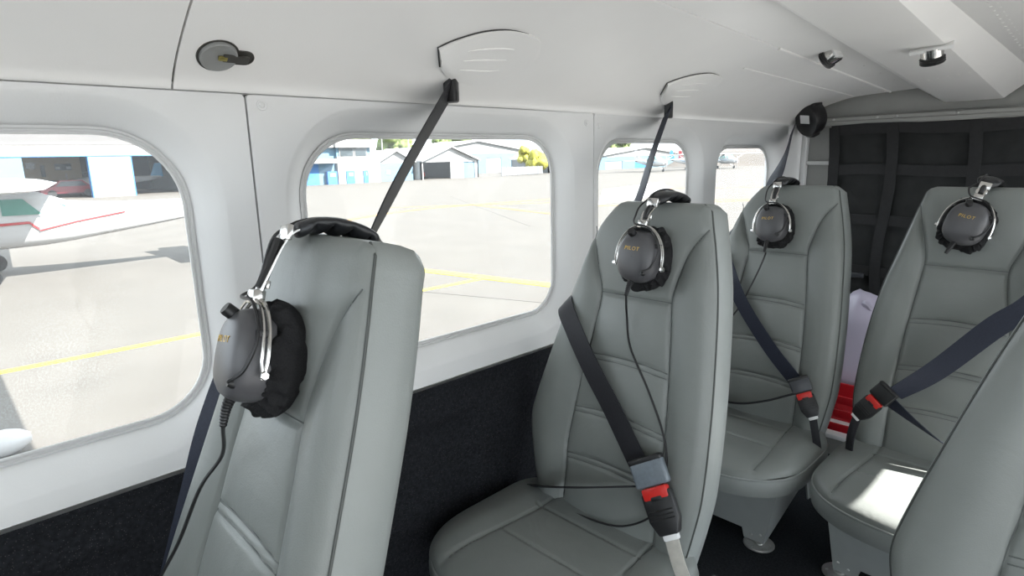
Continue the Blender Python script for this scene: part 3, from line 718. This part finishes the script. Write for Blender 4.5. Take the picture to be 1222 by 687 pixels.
# ================================================================== CEILING FITTINGS
def fairing(oy, ox):
    """moulded pod over a belt anchor: squared nose towards the windscreen, fading aft"""
    up = catmull([(-.821 + ox, .644 + oy, 0), (-.800 + ox, .668 + oy, 0), (-.777 + ox, .71 + oy, 0), (-.766 + ox, .765 + oy, 0), (-.775 + ox, .835 + oy, 0), (-.81 + ox, .875 + oy, 0)], 6)
    lo = catmull([(-.857 + ox, .674 + oy, 0), (-.872 + ox, .70 + oy, 0), (-.882 + ox, .74 + oy, 0), (-.884 + ox, .79 + oy, 0), (-.868 + ox, .84 + oy, 0), (-.83 + ox, .875 + oy, 0)], 6)
    n = len(up); rows_ = []
    for i in range(n):
        u = i / (n - 1); row = []
        for j in range(15):
            v = j / 14; q = lo[i] * (1 - v) + up[i] * v
            h = .012 * (1 - u) ** .8 * math.sin(math.pi * (.06 + .80 * v)) ** .55
            row.append(Vector((q.x, q.y, zc(q.x, q.y))) + ceil_norm(q.x, q.y) * (h + .0006))
        rows_.append(row)
    first = [Vector((p.x, p.y, zc(p.x, p.y) + .004)) for p in rows_[0]]
    rows_ = [[r[0] - ceil_norm(r[0].x, r[0].y) * .012] + r + [r[-1] - ceil_norm(r[-1].x, r[-1].y) * .014] for r in rows_]
    first = [first[0]] + first + [first[-1]]
    o = obj('anchor_fairing', grid([first] + rows_), M_HEAD, ceiling, True, 40)
    gp = [lo[0] * (1 - v / 6) + up[0] * v / 6 for v in range(7)] + up[1:22]
    gp = [Vector((p.x, p.y, zc(p.x, p.y))) + ceil_norm(p.x, p.y) * .0010 + Vector((.0012, -.0012, 0)) for p in gp]
    obj('fairing_gap', tube(gp, [.0012 * min(1, (len(gp) - q) / 9 + .15) for q in range(len(gp))], 6), M_GROOVE, o)
    for k in range(3):
        pts = [rows_[i][5 + k * 3] + ceil_norm(rows_[i][5].x, rows_[i][5].y) * .0003 for i in range(9, 21)]
        obj('fairing_rib', tube(pts, [.0004 + .0014 * math.sin(math.pi * q / 11) for q in range(12)], 8), M_HEAD, o)
fairing(0, 0); fairing(.702, -.008)
# recessed latch in the headliner
def on_ceil(x, y):
    n = ceil_norm(x, y); return Matrix.Translation((x, y, zc(x, y))) @ n.to_track_quat('Z', 'Y').to_matrix().to_4x4()
lt = empty('recessed_latch'); lt.matrix_world = on_ceil(-.876, .318)
tag(lt, 'round grey recessed latch with a slotted keyhole arm in the upper left headliner', 'latch')
lt.scale = (1.15, 1.15, 1.15)
bpy.context.view_layer.update()
iv = lt.matrix_world.inverted()
ay = (iv.to_3x3() @ Vector((0, 1, 0))).normalized(); ang = math.atan2(ay.y, ay.x)
RZ = Matrix.Rotation(ang, 4, 'Z')
def keyhole(k, r, arm, hw):
    pts = []
    a0 = math.asin(hw / r)
    for i in range(33): a = a0 + (2 * math.pi - 2 * a0) * i / 32; pts.append((r * math.cos(a), r * math.sin(a)))
    for i in range(11): a = -math.pi / 2 + math.pi * i / 10; pts.append((arm + hw * math.cos(a), hw * math.sin(a)))
    return [(p[0] * k, p[1] * k) for p in pts]
def plate(loops): return grid([[(p[0], p[1], z) for p in lp] for lp, z in loops], True)
K0 = keyhole(1, .0225, .030, .0095)
obj('recess_rim', xf(plate([(keyhole(1.0, .0238, .0305, .0108), .0), (keyhole(1.0, .0236, .0305, .0106), .0016), (K0, .0016), (K0, .0004)]), RZ), M_DKFIX, lt)
kk = plate([(K0, .0008), (keyhole(.03, .0225, .030, .0095), .0006)]); obj('recess_floor', xf(kk, RZ), M_DKFIX, lt)
cupv = lathe([(.0005, .0022), (.006, .0022), (.0145, .0028), (.0195, .0052), (.0208, .0045), (.0212, .001)], 32)
obj('latch_cup', xf(cupv, RZ), M_GREYFIX, lt)
obj('latch_arm', xf(bbox(.004, .034, -.0055, .0055, .002, .0058, .002), RZ), M_DKFIX, lt)
obj('latch_pin', xf(bbox(-.001, .009, -.003, .003, .003, .0064, .001), RZ), M_BRASS, lt)
# eyeball reading lights
def reading_light(label, p, tilt, plate_w):
    o = empty('reading_light', p, tilt); o.scale = (1.15, 1.15, 1.15); tag(o, label, 'light', 'overhead reading lights')
    obj('mounting_plate', bbox(-plate_w, plate_w, -.016, .016, -.004, .003, .002), M_WALL, o)
    obj('light_barrel', lathe([(.019, 0), (.0185, -.012), (.017, -.02), (0.001, -.02)], 24), M_CHROME, o)
    r = obj('bezel_ring', lathe([(.013, -.018), (.0195, -.017), (.021, -.0185), (.0195, -.0205), (.021, -.0225), (.0195, -.0245), (.021, -.0265), (.0195, -.0285), (.016, -.029), (.013, -.026), (.0125, -.018)], 24), M_BLACK, o)
    obj('lens', lathe([(.001, -.0225), (.013, -.0235)], 20), M_GREYFIX, o)
reading_light('black-ringed reading light on the plain ceiling, left of the overhead duct', (-.553, 1.66, zc(-.553, 1.66) - .004), (.15, 1.05, 0), .012)
reading_light('black-ringed reading light on the overhead duct, right of the other light', (-.343, 1.60, duct_z(1.60) - .002), (.40, -.10, .1), .034)

# ================================================================== CARGO NET, BAGGAGE
net = empty('cargo_net', (-.25, 2.43, FL)); tag(net, 'black cargo net hanging behind the rear seats', 'cargo net')
def nobj(name, vf, m): return obj(name, ([(v[0] + .25, v[1] - 2.43, v[2] - FL) for v in vf[0]], vf[1]), m, net)
nx_, nz_ = 60, 50; rows_ = []
for j in range(nz_ + 1):
    z = FL + .02 + (.09 - FL - .02) * j / nz_
    rows_.append([(-.805 + 1.1 * i / nx_, 2.432 + .012 * noise.noise(Vector((i * .22, j * .18, 0))), z) for i in range(nx_ + 1)])
nobj('net_panel', grid(rows_), M_NET)
for x in (-.79, -.605, -.375, -.15, .08):
    nobj('vertical_webbing', ribbon([(x + .01 * math.sin(k), 2.414 - .003 * math.sin(k * 1.7), .085 - k * .1) for k in range(11)], [(1, 0, 0)] * 11, .034), M_NETSTRAP)
for z in (.072, -.068, -.245, -.43, -.62):
    nobj('horizontal_webbing', ribbon([(-.80 + k * .11, 2.417 + .002 * math.sin(k), z + .005 * math.sin(k * 1.3)) for k in range(11)], [(0, 0, 1)] * 11, .036), M_NETSTRAP)
nobj('webbing_buckle', bbox(-.70, -.645, 2.405, 2.413, -.452, -.435, .003), M_DKLATCH)
bag = empty('plastic_bag', (-.57, 2.17, FL)); tag(bag, 'crumpled pale lilac plastic bag between the two rear seats', 'bag')
rows_ = []
for i in range(25):
    th = math.pi * i / 24; row = []
    for j in range(32):
        ph = 2 * math.pi * j / 32; d = Vector((math.sin(th) * math.cos(ph), math.sin(th) * math.sin(ph), math.cos(th)))
        k = 1 + .12 * noise.noise(d * 2.0) + .04 * noise.noise(d * 5)
        row.append((d.x * .14 * k, d.y * .11 * k, .25 + d.z * .235 * k))
    rows_.append(row)
zmin = min(p[2] for r in rows_ for p in r)
obj('bag_body', grid([[(p[0], p[1], p[2] - zmin) for p in r] for r in rows_], True), M_WHITEBAG, bag)
obj('bag_knot', tube(catmull([(0, -.03, .42), (.015, -.05, .45), (.03, -.05, .44), (.04, -.04, .42)], 6), .012, 8), M_WHITEBAG, bag)
cr = empty('red_crate', (-.535, 1.92, FL)); tag(cr, 'red slatted plastic crate on the floor between the rear seats', 'crate')
for z in (.085, .130, .175): obj('crate_slat', bbox(-.10, .10, -.008, .0, z, z + .026, .004), M_REDPL, cr)
for x in (-.095, .095): obj('crate_post', bbox(x - .01, x + .01, -.004, .01, .06, .20, .003), M_REDPL, cr)
obj('crate_tray', bbox(-.105, .105, -.012, .12, .058, .074, .004), M_LABEL, cr)
obj('crate_base', bbox(-.10, .10, .0, .11, 0, .058, .004), M_BULK, cr)
obj('crate_back', bbox(-.1, .1, .11, .12, .06, .20, .003), M_REDPL, cr)
EXT_HERE = True

# ================================================================== OUTSIDE
M_APRON = mat('apron_concrete', (.080, .0745, .067), .85, spec=.2, var=.07, vscale=.9, bump=.2, bscale=40)
M_YEL = mat('yellow_line_paint', (.42, .36, .015), .6, var=.06, vscale=3)
M_ORG = mat('orange_line_paint', (.24, .10, .015), .7, var=.15, vscale=2)
M_WPAINT = mat('white_ground_paint', (.2, .2, .195), .7, var=.06, vscale=1)
M_JOINT = mat('apron_joint', (.055, .05, .045), .9)
M_PWHITE = mat('aircraft_white', (.38, .38, .38), .25, spec=.5)
M_PGREY = mat('aircraft_grey', (.20, .20, .21), .4)
M_PRED = mat('aircraft_red', (.32, .03, .035), .3)
M_PBLUE = mat('aircraft_blue', (.05, .24, .42), .3)
M_TEAL = mat('tinted_window', (.07, .19, .16), .12, spec=.6)
M_TYRE = mat('tyre', (.012, .012, .013), .8)
M_BWHITE = mat('building_white', (.24, .24, .235), .6, var=.04, vscale=1)
M_BBLUE = mat('building_blue', (.022, .105, .27), .6, var=.05, vscale=1)
M_BLBLUE = mat('building_pale_blue', (.075, .145, .20), .6, var=.05, vscale=1)
M_BGREY = mat('building_grey', (.11, .115, .12), .6, var=.1, vscale=.6)
M_ROOFG = mat('roof_grey', (.055, .05, .046), .7, var=.1, vscale=1)
M_TAN = mat('building_tan', (.22, .16, .09), .7, var=.05, vscale=1)
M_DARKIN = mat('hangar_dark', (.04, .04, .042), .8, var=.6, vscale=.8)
M_WINDK = mat('window_dark', (.03, .04, .045), .2, spec=.6)
M_LEAF = mat('foliage_green', (.085, .115, .03), .8, var=.5, vscale=1.3)
M_LEAFY = mat('foliage_yellow', (.20, .19, .02), .8, var=.4, vscale=2)
M_TRUNK = mat('trunk', (.08, .06, .04), .9)
M_HILL = mat('hill_earth', (.062, .053, .045), .95, var=.12, vscale=.08)
M_VAN = mat('vehicle_red', (.16, .012, .02), .3)

apron = struct(obj('floor_apron', box(-160, 60, -60, 240, GR - .2, GR), M_APRON, smooth=False))
def stripe(name, pts, w, m, h=.006):
    P = [Vector((p[0], p[1], GR + h / 2)) for p in pts]
    return obj(name, ribbon(P, [Vector((P[min(i + 1, len(P) - 1)] - P[max(0, i - 1)])).cross(Vector((0, 0, 1))) for i in range(len(P))], w, h), m, apron, False)
M_BOUNCE = mat('bounce_slab_pale', (.20, .195, .19), .85, spec=.2, var=.08, vscale=1.5, bump=.2, bscale=40)
obj('added_bounce_slab', box(-4.2, 26, -14, 16, GR - .1, GR + .02), M_BOUNCE, apron, False)  # unseen pale slab, added to bounce sunlight up into the cabin
stripe('yellow_line', [(-8.75, -3), (-8.55, 1.5), (-8.42, 7.45)], .14, M_YEL)
stripe('yellow_line', [(-13.5, 6.58), (-10.15, 7.2), (-6.9, 7.8), (-3.6, 8.4)], .30, M_YEL, .008)
stripe('orange_line', catmull([(-20.5, 10.5), (-22.2, 13.4), (-23.2, 16.6), (-23.1, 20.7), (-22.3, 25)], 6), .35, M_ORG)
stripe('orange_line', [(-25.5, 16.5), (-24.1, 18.6), (-20.5, 23)], .25, M_ORG)
stripe('orange_line', [(-23.5, 20), (-15.9, 18.1)], .25, M_ORG)
stripe('orange_line', [(-18.5, 21.6), (-16.5, 23.1), (-12, 29.6)], .3, M_ORG)
stripe('orange_line', [(-15.5, 27.9), (-12.0, 29.6), (-9, 31)], .3, M_ORG)
stripe('orange_line', [(-22, 36.3), (-19.1, 38.6), (-15, 42)], .35, M_ORG)
stripe('apron_joint', [(-9.5, 5.6), (-5.4, 7.0)], .03, M_JOINT, .004)
stripe('apron_joint', [(-30, 24), (-14, 14.5)], .05, M_JOINT, .004)
obj('painted_marking', prism([(-25.7, 34.0), (-28.2, 45.6), (-19.2, 32.5), (-17.6, 22.9)], 2, GR - .01, GR + .006), M_WPAINT, apron, False)
hill = struct(obj('floor_hill', grid([[(x, y, GR - .3 + (min(1, max(0, (y - 106) / 10))) * (2.95 + .5 * noise.noise(Vector((x * .05, y * .05, 3))) + .02 * (y - 116))) for x in range(-90, 30, 4)] for y in range(104, 190, 3)]), M_HILL))

def make_plane(label, loc, rz, m_fin=None, stripe_m=M_PRED, k=1.):
    t = empty('parked_aircraft', loc, (0, 0, rz)); t.scale = (k, k, k)
    tag(t, label, 'aircraft', 'light aircraft parked on the apron')
    sec = [(-2.35, 1.02, .10, .10), (-2.25, 1.03, .30, .28), (-1.6, 1.05, .44, .38), (-.95, 1.08, .50, .43), (-.55, 1.15, .54, .52), (-.1, 1.24, .55, .64), (.55, 1.26, .54, .64), (1.1, 1.20, .49, .56), (1.6, 1.12, .40, .43), (2.4, 1.14, .30, .34), (3.5, 1.21, .19, .25), (4.5, 1.29, .09, .17), (5.0, 1.33, .03, .10)]
    def ring(y, zc_, hw, hh, f=1.):
        return [(hw * f * math.copysign(abs(math.cos(a)) ** .7, math.cos(a)), y, zc_ + hh * f * math.copysign(abs(math.sin(a)) ** .75, math.sin(a))) for a in (2 * math.pi * i / 28 for i in range(28))]
    fu = grid([ring(*s) for s in sec], True); fu[1].extend([tuple(range(28))[::-1], tuple(range(28 * (len(sec) - 1), 28 * len(sec)))])
    f = obj('fuselage', fu, M_PWHITE, t, True, 50)
    for sx in (-1, 1):
        for (ya, yb, za, zb, sk) in ((-.40, .30, 1.33, 1.70, .12), (.50, 1.14, 1.32, 1.64, -.28)):
            pts = [(ya + (sk if sk > 0 else 0), zb), (yb + (sk if sk < 0 else 0), zb), (yb, za), (ya, za)]
            if sx < 0: pts = pts[::-1]
            V = [(sx * (.565 if abs(p[1] - za) < .01 else .52), p[0], p[1]) for p in pts]; V2 = [(v[0] - sx * .03, v[1], v[2]) for v in V]
            obj('side_window', (V + V2, [(0, 1, 2, 3), (4, 7, 6, 5)] + [(i, (i + 1) % 4, 4 + (i + 1) % 4, 4 + i) for i in range(4)]), M_TEAL, f, False)
        obj('stripe', ribbon([(sx * .56, -.9, 1.12), (sx * .565, .3, 1.14), (sx * .53, .9, 1.16), (sx * .50, 1.05, 1.02)], [(0, .1, 1)] * 4, .05, .02), stripe_m, f)
        obj('stripe', ribbon([(sx * .505, 1.05, .99), (sx * .40, 1.7, 1.12), (sx * .30, 2.6, 1.26)], [(0, -.1, 1)] * 3, .035, .02), stripe_m, f)
        st = obj('wing_strut', tube([(sx * .5, -.05, .78), (sx * 2.6, .1, 1.93)], .035, 8), M_PWHITE, t)
        obj('landing_gear_leg', tube([(sx * .35, .35, .72), (sx * .85, .2, .45), (sx * 1.15, .16, .2)], .035, 8), M_PWHITE, t)
        w = obj('wheel', lathe([(.05, -.05), (.14, -.06), (.19, -.045), (.20, 0), (.19, .045), (.14, .06), (.05, .05)], 20, Matrix.Translation((sx * 1.22, .16, .20)) @ Matrix.Rotation(math.pi / 2, 4, 'Y')), M_TYRE, t)
        obj('hub', lathe([(0, -.055), (.09, -.05), (.09, .05), (0, .055)], 14, Matrix.Translation((sx * 1.22, .16, .20)) @ Matrix.Rotation(math.pi / 2, 4, 'Y')), M_PWHITE, w)
    obj('rear_window', ([(-.30, 1.12, 1.66), (.30, 1.12, 1.66), (.36, 1.55, 1.47), (-.36, 1.55, 1.47), (-.30, 1.15, 1.60), (.30, 1.15, 1.60), (.36, 1.55, 1.42), (-.36, 1.55, 1.42)], [(0, 1, 2, 3), (4, 7, 6, 5), (0, 4, 5, 1), (1, 5, 6, 2), (2, 6, 7, 3), (3, 7, 4, 0)]), M_TEAL, f, False)
    obj('windshield', ([(-.46, -.52, 1.80), (.46, -.52, 1.80), (.50, -.98, 1.45), (-.50, -.98, 1.45), (-.46, -.49, 1.70), (.46, -.49, 1.70), (.5, -.94, 1.4), (-.5, -.94, 1.4)], [(0, 1, 2, 3), (4, 7, 6, 5), (0, 4, 5, 1), (1, 5, 6, 2), (2, 6, 7, 3), (3, 7, 4, 0)]), M_TEAL, f, False)
    def wing(span, ch, z, y0, tipk, th, vert=False):
        rows_ = []
        for s_ in ([-1, -.96, -.5, 0, .5, .96, 1] if not vert else [0, .5, .95, 1]):
            c_ = ch * (1 - (1 - tipk) * abs(s_)); tt = th * (1 if abs(s_) < .99 else .4); yo = y0 + (ch - c_) * (.4 if not vert else .9)
            row = []
            for i in range(16):
                a = 2 * math.pi * i / 16; u = .5 - .5 * math.cos(a); h = tt * math.sin(a) * (1 - u * .6)
                row.append((s_ * span, yo + u * c_, z + h) if not vert else (h, yo + u * c_, z + s_ * span))
            rows_.append(row)
        v = grid(rows_, True); v[1].extend([tuple(range(16))[::-1], tuple(range(16 * (len(rows_) - 1), 16 * len(rows_)))]); return v
    obj('wing', wing(5.3, 1.6, 1.93, -.12, .75, .10), M_PWHITE, t, True, 50)
    obj('tailplane', wing(1.75, .95, 1.33, 4.15, .7, .04), M_PWHITE, t, True, 50)
    obj('fin', wing(1.25, 1.15, 1.35, 4.05, .5, .05, True), m_fin or M_PWHITE, t, True, 50)
    nw = obj('nose_wheel', lathe([(.04, -.045), (.13, -.05), (.17, 0), (.13, .05), (.04, .045)], 18, Matrix.Translation((0, -1.75, .17)) @ Matrix.Rotation(math.pi / 2, 4, 'Y')), M_TYRE, t)
    obj('nose_strut', tube([(0, -1.72, .8), (0, -1.75, .2)], .035, 8), M_PGREY, t)
    obj('propeller', bbox(-.03, .03, -2.43, -2.38, .18, 1.90, .02), M_PGREY, t)
    obj('spinner', lathe([(.14, 0), (.13, .08), (.09, .16), (.01, .22)], 18, Matrix.Translation((0, -2.33, 1.02)) @ Matrix.Rotation(math.pi / 2, 4, 'X')), M_PWHITE, t)
    return t
make_plane('white light aircraft with red stripe and green-tinted windows, outside the left window', (-16.3, .75, GR), -.12)
make_plane('light aircraft with a bright blue tail parked by the hangar pillar', (-64.5, 12.0, GR), .06, M_PBLUE, M_PBLUE)
for i, (x, y, r, lb) in enumerate([(-47, 74, 1.1, 'distant white light aircraft in the third window, leftmost of its row'), (-46, 83, 1.2, 'distant white light aircraft in the third window, second in its row'),
                             (-45, 91, 1.0, 'distant white light aircraft in the third window, right end of its row'), (-54.5, 101, 1.3, 'distant white light aircraft at the left edge of the last window')]):
    make_plane(lb, (x, y, GR), r, M_PRED if i == 3 else M_PBLUE if i == 1 else None, M_PBLUE, 1.15)

# hangar outside the left window
h = empty('open_hangar', (-57, 8, GR)); tag(h, 'open-fronted hangar with white fascia and white pillar outside the left window', 'hangar')
def part(t, name, m, x0, x1, y0, y1, z0, z1, sub=None):
    l = t.location; return obj(name, box(x0 - l.x, x1 - l.x, y0 - l.y, y1 - l.y, z0 - l.z, z1 - l.z), m, sub or t, False)
part(h, 'fascia', M_BWHITE, -57.4, -57, -14, 18.6, 1.0, 1.75)
part(h, 'fascia_trim', M_BBLUE, -57.3, -56.95, -14, 18.6, .94, 1.02)
obj('roof', prism([(-.6, 3.9), (-.6, 4.05), (-9, 5.6), (-18, 4.05), (-18, 3.9), (-9, 5.4)], 1, -22, 10.6), M_ROOFG, h, False)
part(h, 'pillar', M_BWHITE, -57.6, -57, 10.05, 12.95, GR, 1.0); part(h, 'pillar_trim', M_BBLUE, -57.62, -56.98, 12.9, 13.0, GR, 1.0); part(h, 'pillar_trim', M_BBLUE, -57.62, -56.98, 10.0, 10.08, GR, 1.0)
part(h, 'pillar', M_BLBLUE, -57.6, -57, 2.2, 6.0, GR, 1.0)
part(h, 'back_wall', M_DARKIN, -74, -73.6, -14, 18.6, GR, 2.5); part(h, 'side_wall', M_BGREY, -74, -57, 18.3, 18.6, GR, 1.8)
o_ = empty('site_office', (-66, 8.8, GR)); tag(o_, 'tan two-storey office seen through the open hangar', 'building')
part(o_, 'wall', M_TAN, -69, -66, 6.6, 11.0, GR + 1.3, 1.6); part(o_, 'undercroft', M_DARKIN, -69, -66.2, 6.6, 11.0, GR, GR + 1.3)
for ya, yb, za, zb in ((7.1, 7.75, .1, .6), (9.1, 10.3, -.05, .5)):
    w = part(o_, 'window', M_WINDK, -66.05, -65.95, ya, yb, za, zb)
    for q in range(3): part(o_, 'pane', M_WINDK if q % 2 else M_BWHITE, -65.96, -65.92, ya + .06 + (yb - ya - .06) * q / 3, ya + (yb - ya) * (q + 1) / 3 - .04, za + .06, zb - .25, w)
part(o_, 'door', M_DARKIN, -66.05, -65.95, 8.1, 8.4, -.6, .4)
v = empty('parked_car', (-60.5, 9.0, GR)); tag(v, 'dark red car parked in the shade of the open hangar', 'car')
obj('car_body', prism([(-1.9, .35), (-1.95, .75), (-1.1, .85), (-.6, 1.35), (.9, 1.35), (1.4, .9), (1.95, .8), (1.95, .35)], 0, -.8, .8), M_VAN, v, False)
obj('car_window', prism([(-.95, .88), (-.52, 1.28), (.82, 1.28), (1.2, .9)], 0, -.82, .82), M_WINDK, v, False)
for y in (-1.2, 1.2):
    for x in (-.75, .75): obj('car_wheel', lathe([(0, -.1), (.3, -.1), (.32, 0), (.3, .1), (0, .1)], 16, Matrix.Translation((x, y, .32)) @ Matrix.Rotation(math.pi / 2, 4, 'Y')), M_TYRE, v)

# blue two-storey building outside the second window
b = empty('blue_building', (-60, 33, GR)); tag(b, 'blue and white two-storey building at the left of the second window', 'building')
part(b, 'wall', M_BBLUE, -68, -60, 27.5, 30.6, GR, .45); part(b, 'wall', M_BLBLUE, -68, -60.05, 30.6, 32.6, GR, 1.55); part(b, 'upper_wall', M_BBLUE, -68, -60.3, 27.5, 32.6, .45, 1.6)
part(b, 'roof', M_BWHITE, -68.5, -59.5, 27, 33.0, 1.6, 2.35); part(b, 'canopy', M_BWHITE, -60, -59, 27.5, 32.4, .0, .45)
part(b, 'tower_wall', M_BWHITE, -68, -59.6, 32.6, 37.8, GR, .65); part(b, 'tower_upper', M_BLBLUE, -68, -59.7, 32.6, 36.7, .65, 1.6); part(b, 'tower_roof', M_BWHITE, -68.5, -59.2, 32.3, 37.2, 1.6, 2.45)
for ya, yb in ((33.0, 34.5), (34.8, 36.1)): part(b, 'window_frame', M_BWHITE, -59.7, -59.6, ya - .1, yb + .1, .62, 1.58); part(b, 'window', M_WINDK, -59.62, -59.55, ya, yb, .72, 1.5)
for ya, yb in ((31.3, 32.4), (33.5, 34.5), (35.6, 36.2)): d = part(b, 'door', M_BBLUE, -59.95 if ya < 32 else -59.62, -59.5, ya, yb, GR, -.85); part(b, 'door_sign', M_BWHITE, -59.52, -59.47, ya + .3, yb - .2, -1.4, -1.05, d)
def hangar(label, x, y0, y1, ze, zr, m_wall, openings, depth=14):
    t = empty('hangar', (x, (y0 + y1) / 2, GR)); tag(t, label, 'hangar', 'hangars along the far side of the apron')
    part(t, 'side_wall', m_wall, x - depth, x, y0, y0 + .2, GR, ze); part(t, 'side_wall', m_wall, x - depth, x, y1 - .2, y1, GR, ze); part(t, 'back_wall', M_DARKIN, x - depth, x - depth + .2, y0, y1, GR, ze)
    ym = (y0 + y1) / 2
    obj('roof', prism([(y0 - .08 - ym, ze - GR), (0, zr - GR), (y1 + .08 - ym, ze - GR), (y1 + .08 - ym, ze - GR + .15), (0, zr - GR + .18), (y0 - .08 - ym, ze - GR + .15)], 0, .4, -depth - .3), M_BWHITE, t, False)
    obj('gable', prism([(y0 - ym, ze - GR - .02), (y1 - ym, ze - GR - .02), (0, zr - GR)], 0, -.05, -.15), M_BWHITE, t, False)
    last = y0
    for ya, yb, zt, m in openings:
        if ya > last: part(t, 'front_wall', m_wall, x - .2, x, last, ya, GR, ze)
        if zt < ze: part(t, 'lintel', m_wall, x - .2, x, ya, yb, zt, ze)
        if m: part(t, 'door', m, x - .25, x - .1, ya, yb, GR, zt)
        last = yb
    if last < y1: part(t, 'front_wall', m_wall, x - .2, x, last, y1, GR, ze)
    return t
t = hangar('low pale blue hangar with white gable roof right of the blue building', -61, 38.2, 43.4, -.15, 1.2, M_BLBLUE, [])
for y in (39.5, 41.3): part(t, 'wall_sign', M_BWHITE, -61, -60.95, y, y + .5, -1.4, -.95)
hangar('open dark hangar with white front behind the black strap', -60, 43.65, 52.8, -.1, 1.6, M_BWHITE, [(44.0, 48.2, -.15, None), (50.3, 52.2, -.2, M_BLBLUE)])
hangar('large white-roofed hangar rising behind the smaller ones in the second window', -76, 53.1, 80.5, 1.0, 2.95, M_BLBLUE, [(68.7, 72.1, .3, M_BWHITE)], 10)
hangar('grey hangar at the right end of the second window', -62, 68.6, 75, -.2, 1.4, M_BGREY, [(69.5, 72.5, -.6, M_BWHITE)], 8)
t = hangar('long pale blue hangar with white roof across the third window', -66, 84, 116, -.1, 1.5, M_BLBLUE, [(88, 93, -.8, M_BWHITE), (97, 102, -.8, M_BBLUE)], 22)
f = empty('mesh_fence', (-58.5, 59, GR)); tag(f, 'grey fence in front of the large white-roofed hangar', 'fence')
for k in range(8): obj('fence_panel', box(-.03, .03, -3.5 + k * 1.0, -2.55 + k * 1.0, .1, 1.15), M_BGREY, f, False); obj('fence_post', box(-.05, .05, -3.56 + k, -3.48 + k, 0, 1.25), M_BGREY, f, False)
for k, y in enumerate((44.6, 45.8, 47.0)):
    c_ = empty('hangar_cart', (-63.5 - k * .6, y, GR)); tag(c_, ['blue equipment cart inside the open dark hangar', 'green equipment cart inside the open dark hangar', 'orange-red equipment cart inside the open dark hangar'][k], 'cart')
    obj('cart_body', bbox(-.4, .4, -.45, .45, .2, .75 + .2 * (k == 1), .06), [M_BBLUE, M_LEAF, M_RED][k], c_)
    for yy in (-.3, .3): obj('cart_wheel', lathe([(0, -.45), (.16, -.45), (.16, .45), (0, .45)], 12, Matrix.Translation((0, yy, .16)) @ Matrix.Rotation(math.pi / 2, 4, 'Y')), M_TYRE, c_)
def tree(label, x, y, hgt, r, m, n=9, seed=0, grp='trees beyond the hangars', cat='tree', name='tree'):
    rnd = random.Random(seed); t = empty(name, (x, y, GR)); tag(t, label, cat, grp)
    obj('trunk', tube([(0, 0, 0), (.1, 0, hgt * .35), (.05, .1, hgt * .7)], [.16, .12, .06], 8), M_TRUNK, t)
    vs = []
    for k in range(n):
        a = rnd.uniform(0, 6.28); q = rnd.uniform(0, .75) * r; c_ = Vector((q * math.cos(a), q * math.sin(a), hgt * rnd.uniform(.45, .9))); rr = r * rnd.uniform(.3, .5)
        rows_ = []
        for i in range(9):
            th = math.pi * i / 8; rows_.append([c_ + Vector((math.sin(th) * math.cos(p), math.sin(th) * math.sin(p), math.cos(th))) * rr * (1 + .45 * noise.noise(c_ + Vector((3 * math.sin(th) * math.cos(p), 3 * math.sin(th) * math.sin(p), 3 * math.cos(th))))) for p in (2 * math.pi * j / 12 for j in range(12))])
        vs.append(grid(rows_, True))
    obj('crown', join(*vs), m, t, True, 80)
tl = ['at the left end of the tree row', 'second from the left in the tree row', 'third from the left in the tree row', 'fourth from the left in the tree row', 'fifth from the left in the tree row', 'at the right end of the tree row']
for k, y in enumerate((47, 51.5, 56, 61, 66, 72)): tree('yellow-green tree behind the hangars, ' + tl[k], -93 - (k % 2) * 4, y * 1.1, 6.6 + (k % 3) * .7, 2.9, M_LEAF, 14, k)
for k, y in enumerate((112, 118, 124)): tree('green tree behind the long hangar in the third window, ' + ['leftmost of three', 'middle of three', 'rightmost of three'][k], -96, y * 1.08, 6.6 + k * .3, 3.2, M_LEAF, 12, 20 + k)
tree('bright yellow-green bush beside the fence in the second window', -60.9, 64.4, 3.0, 2.0, M_LEAFY, 12, 40, None, 'bush', 'bush')
tree('tall thin greenish tree above the bush in the second window', -65.0, 70.5 - 3.6, 4.3, 1.4, M_LEAFY, 12, 41, None, 'tree', 'tree')
for k, y in enumerate((43.5, 48.0)):
    lp = empty('light_pole', (-75, y + 4.6, GR)); tag(lp, 'tall white light pole behind the hangars, ' + ['left of the black strap', 'right of the black strap'][k], 'pole')
    obj('pole_shaft', tube([(0, 0, 0), (0, 0, 6.2)], [.10, .07], 8), M_BWHITE, lp); obj('pole_head', bbox(-.15, .15, -.4, .4, 6.15, 6.3, .04), M_BWHITE, lp)
# white fairing lying in the wing shadow
wf = empty('wheel_fairing', (-5.95, .14, GR)); tag(wf, 'white rounded fairing with a dark band, bottom left of the first window', 'fairing')
pr = [(.01, -.30), (.06, -.28), (.11, -.2), (.135, -.05), (.13, .1), (.10, .2), (.05, .27), (.01, .28)]
wf.scale = (.8, .8, .8)
obj('fairing_shell', lathe(pr, 20, Matrix.Translation((0, 0, .14)) @ Matrix.Rotation(-math.pi / 2, 4, 'X')), M_PWHITE, wf)
obj('fairing_band', lathe([(.136, -.09), (.139, -.08), (.140, -.03), (.137, -.02)], 20, Matrix.Translation((0, 0, .14)) @ Matrix.Rotation(-math.pi / 2, 4, 'X')), M_BGREY, wf)
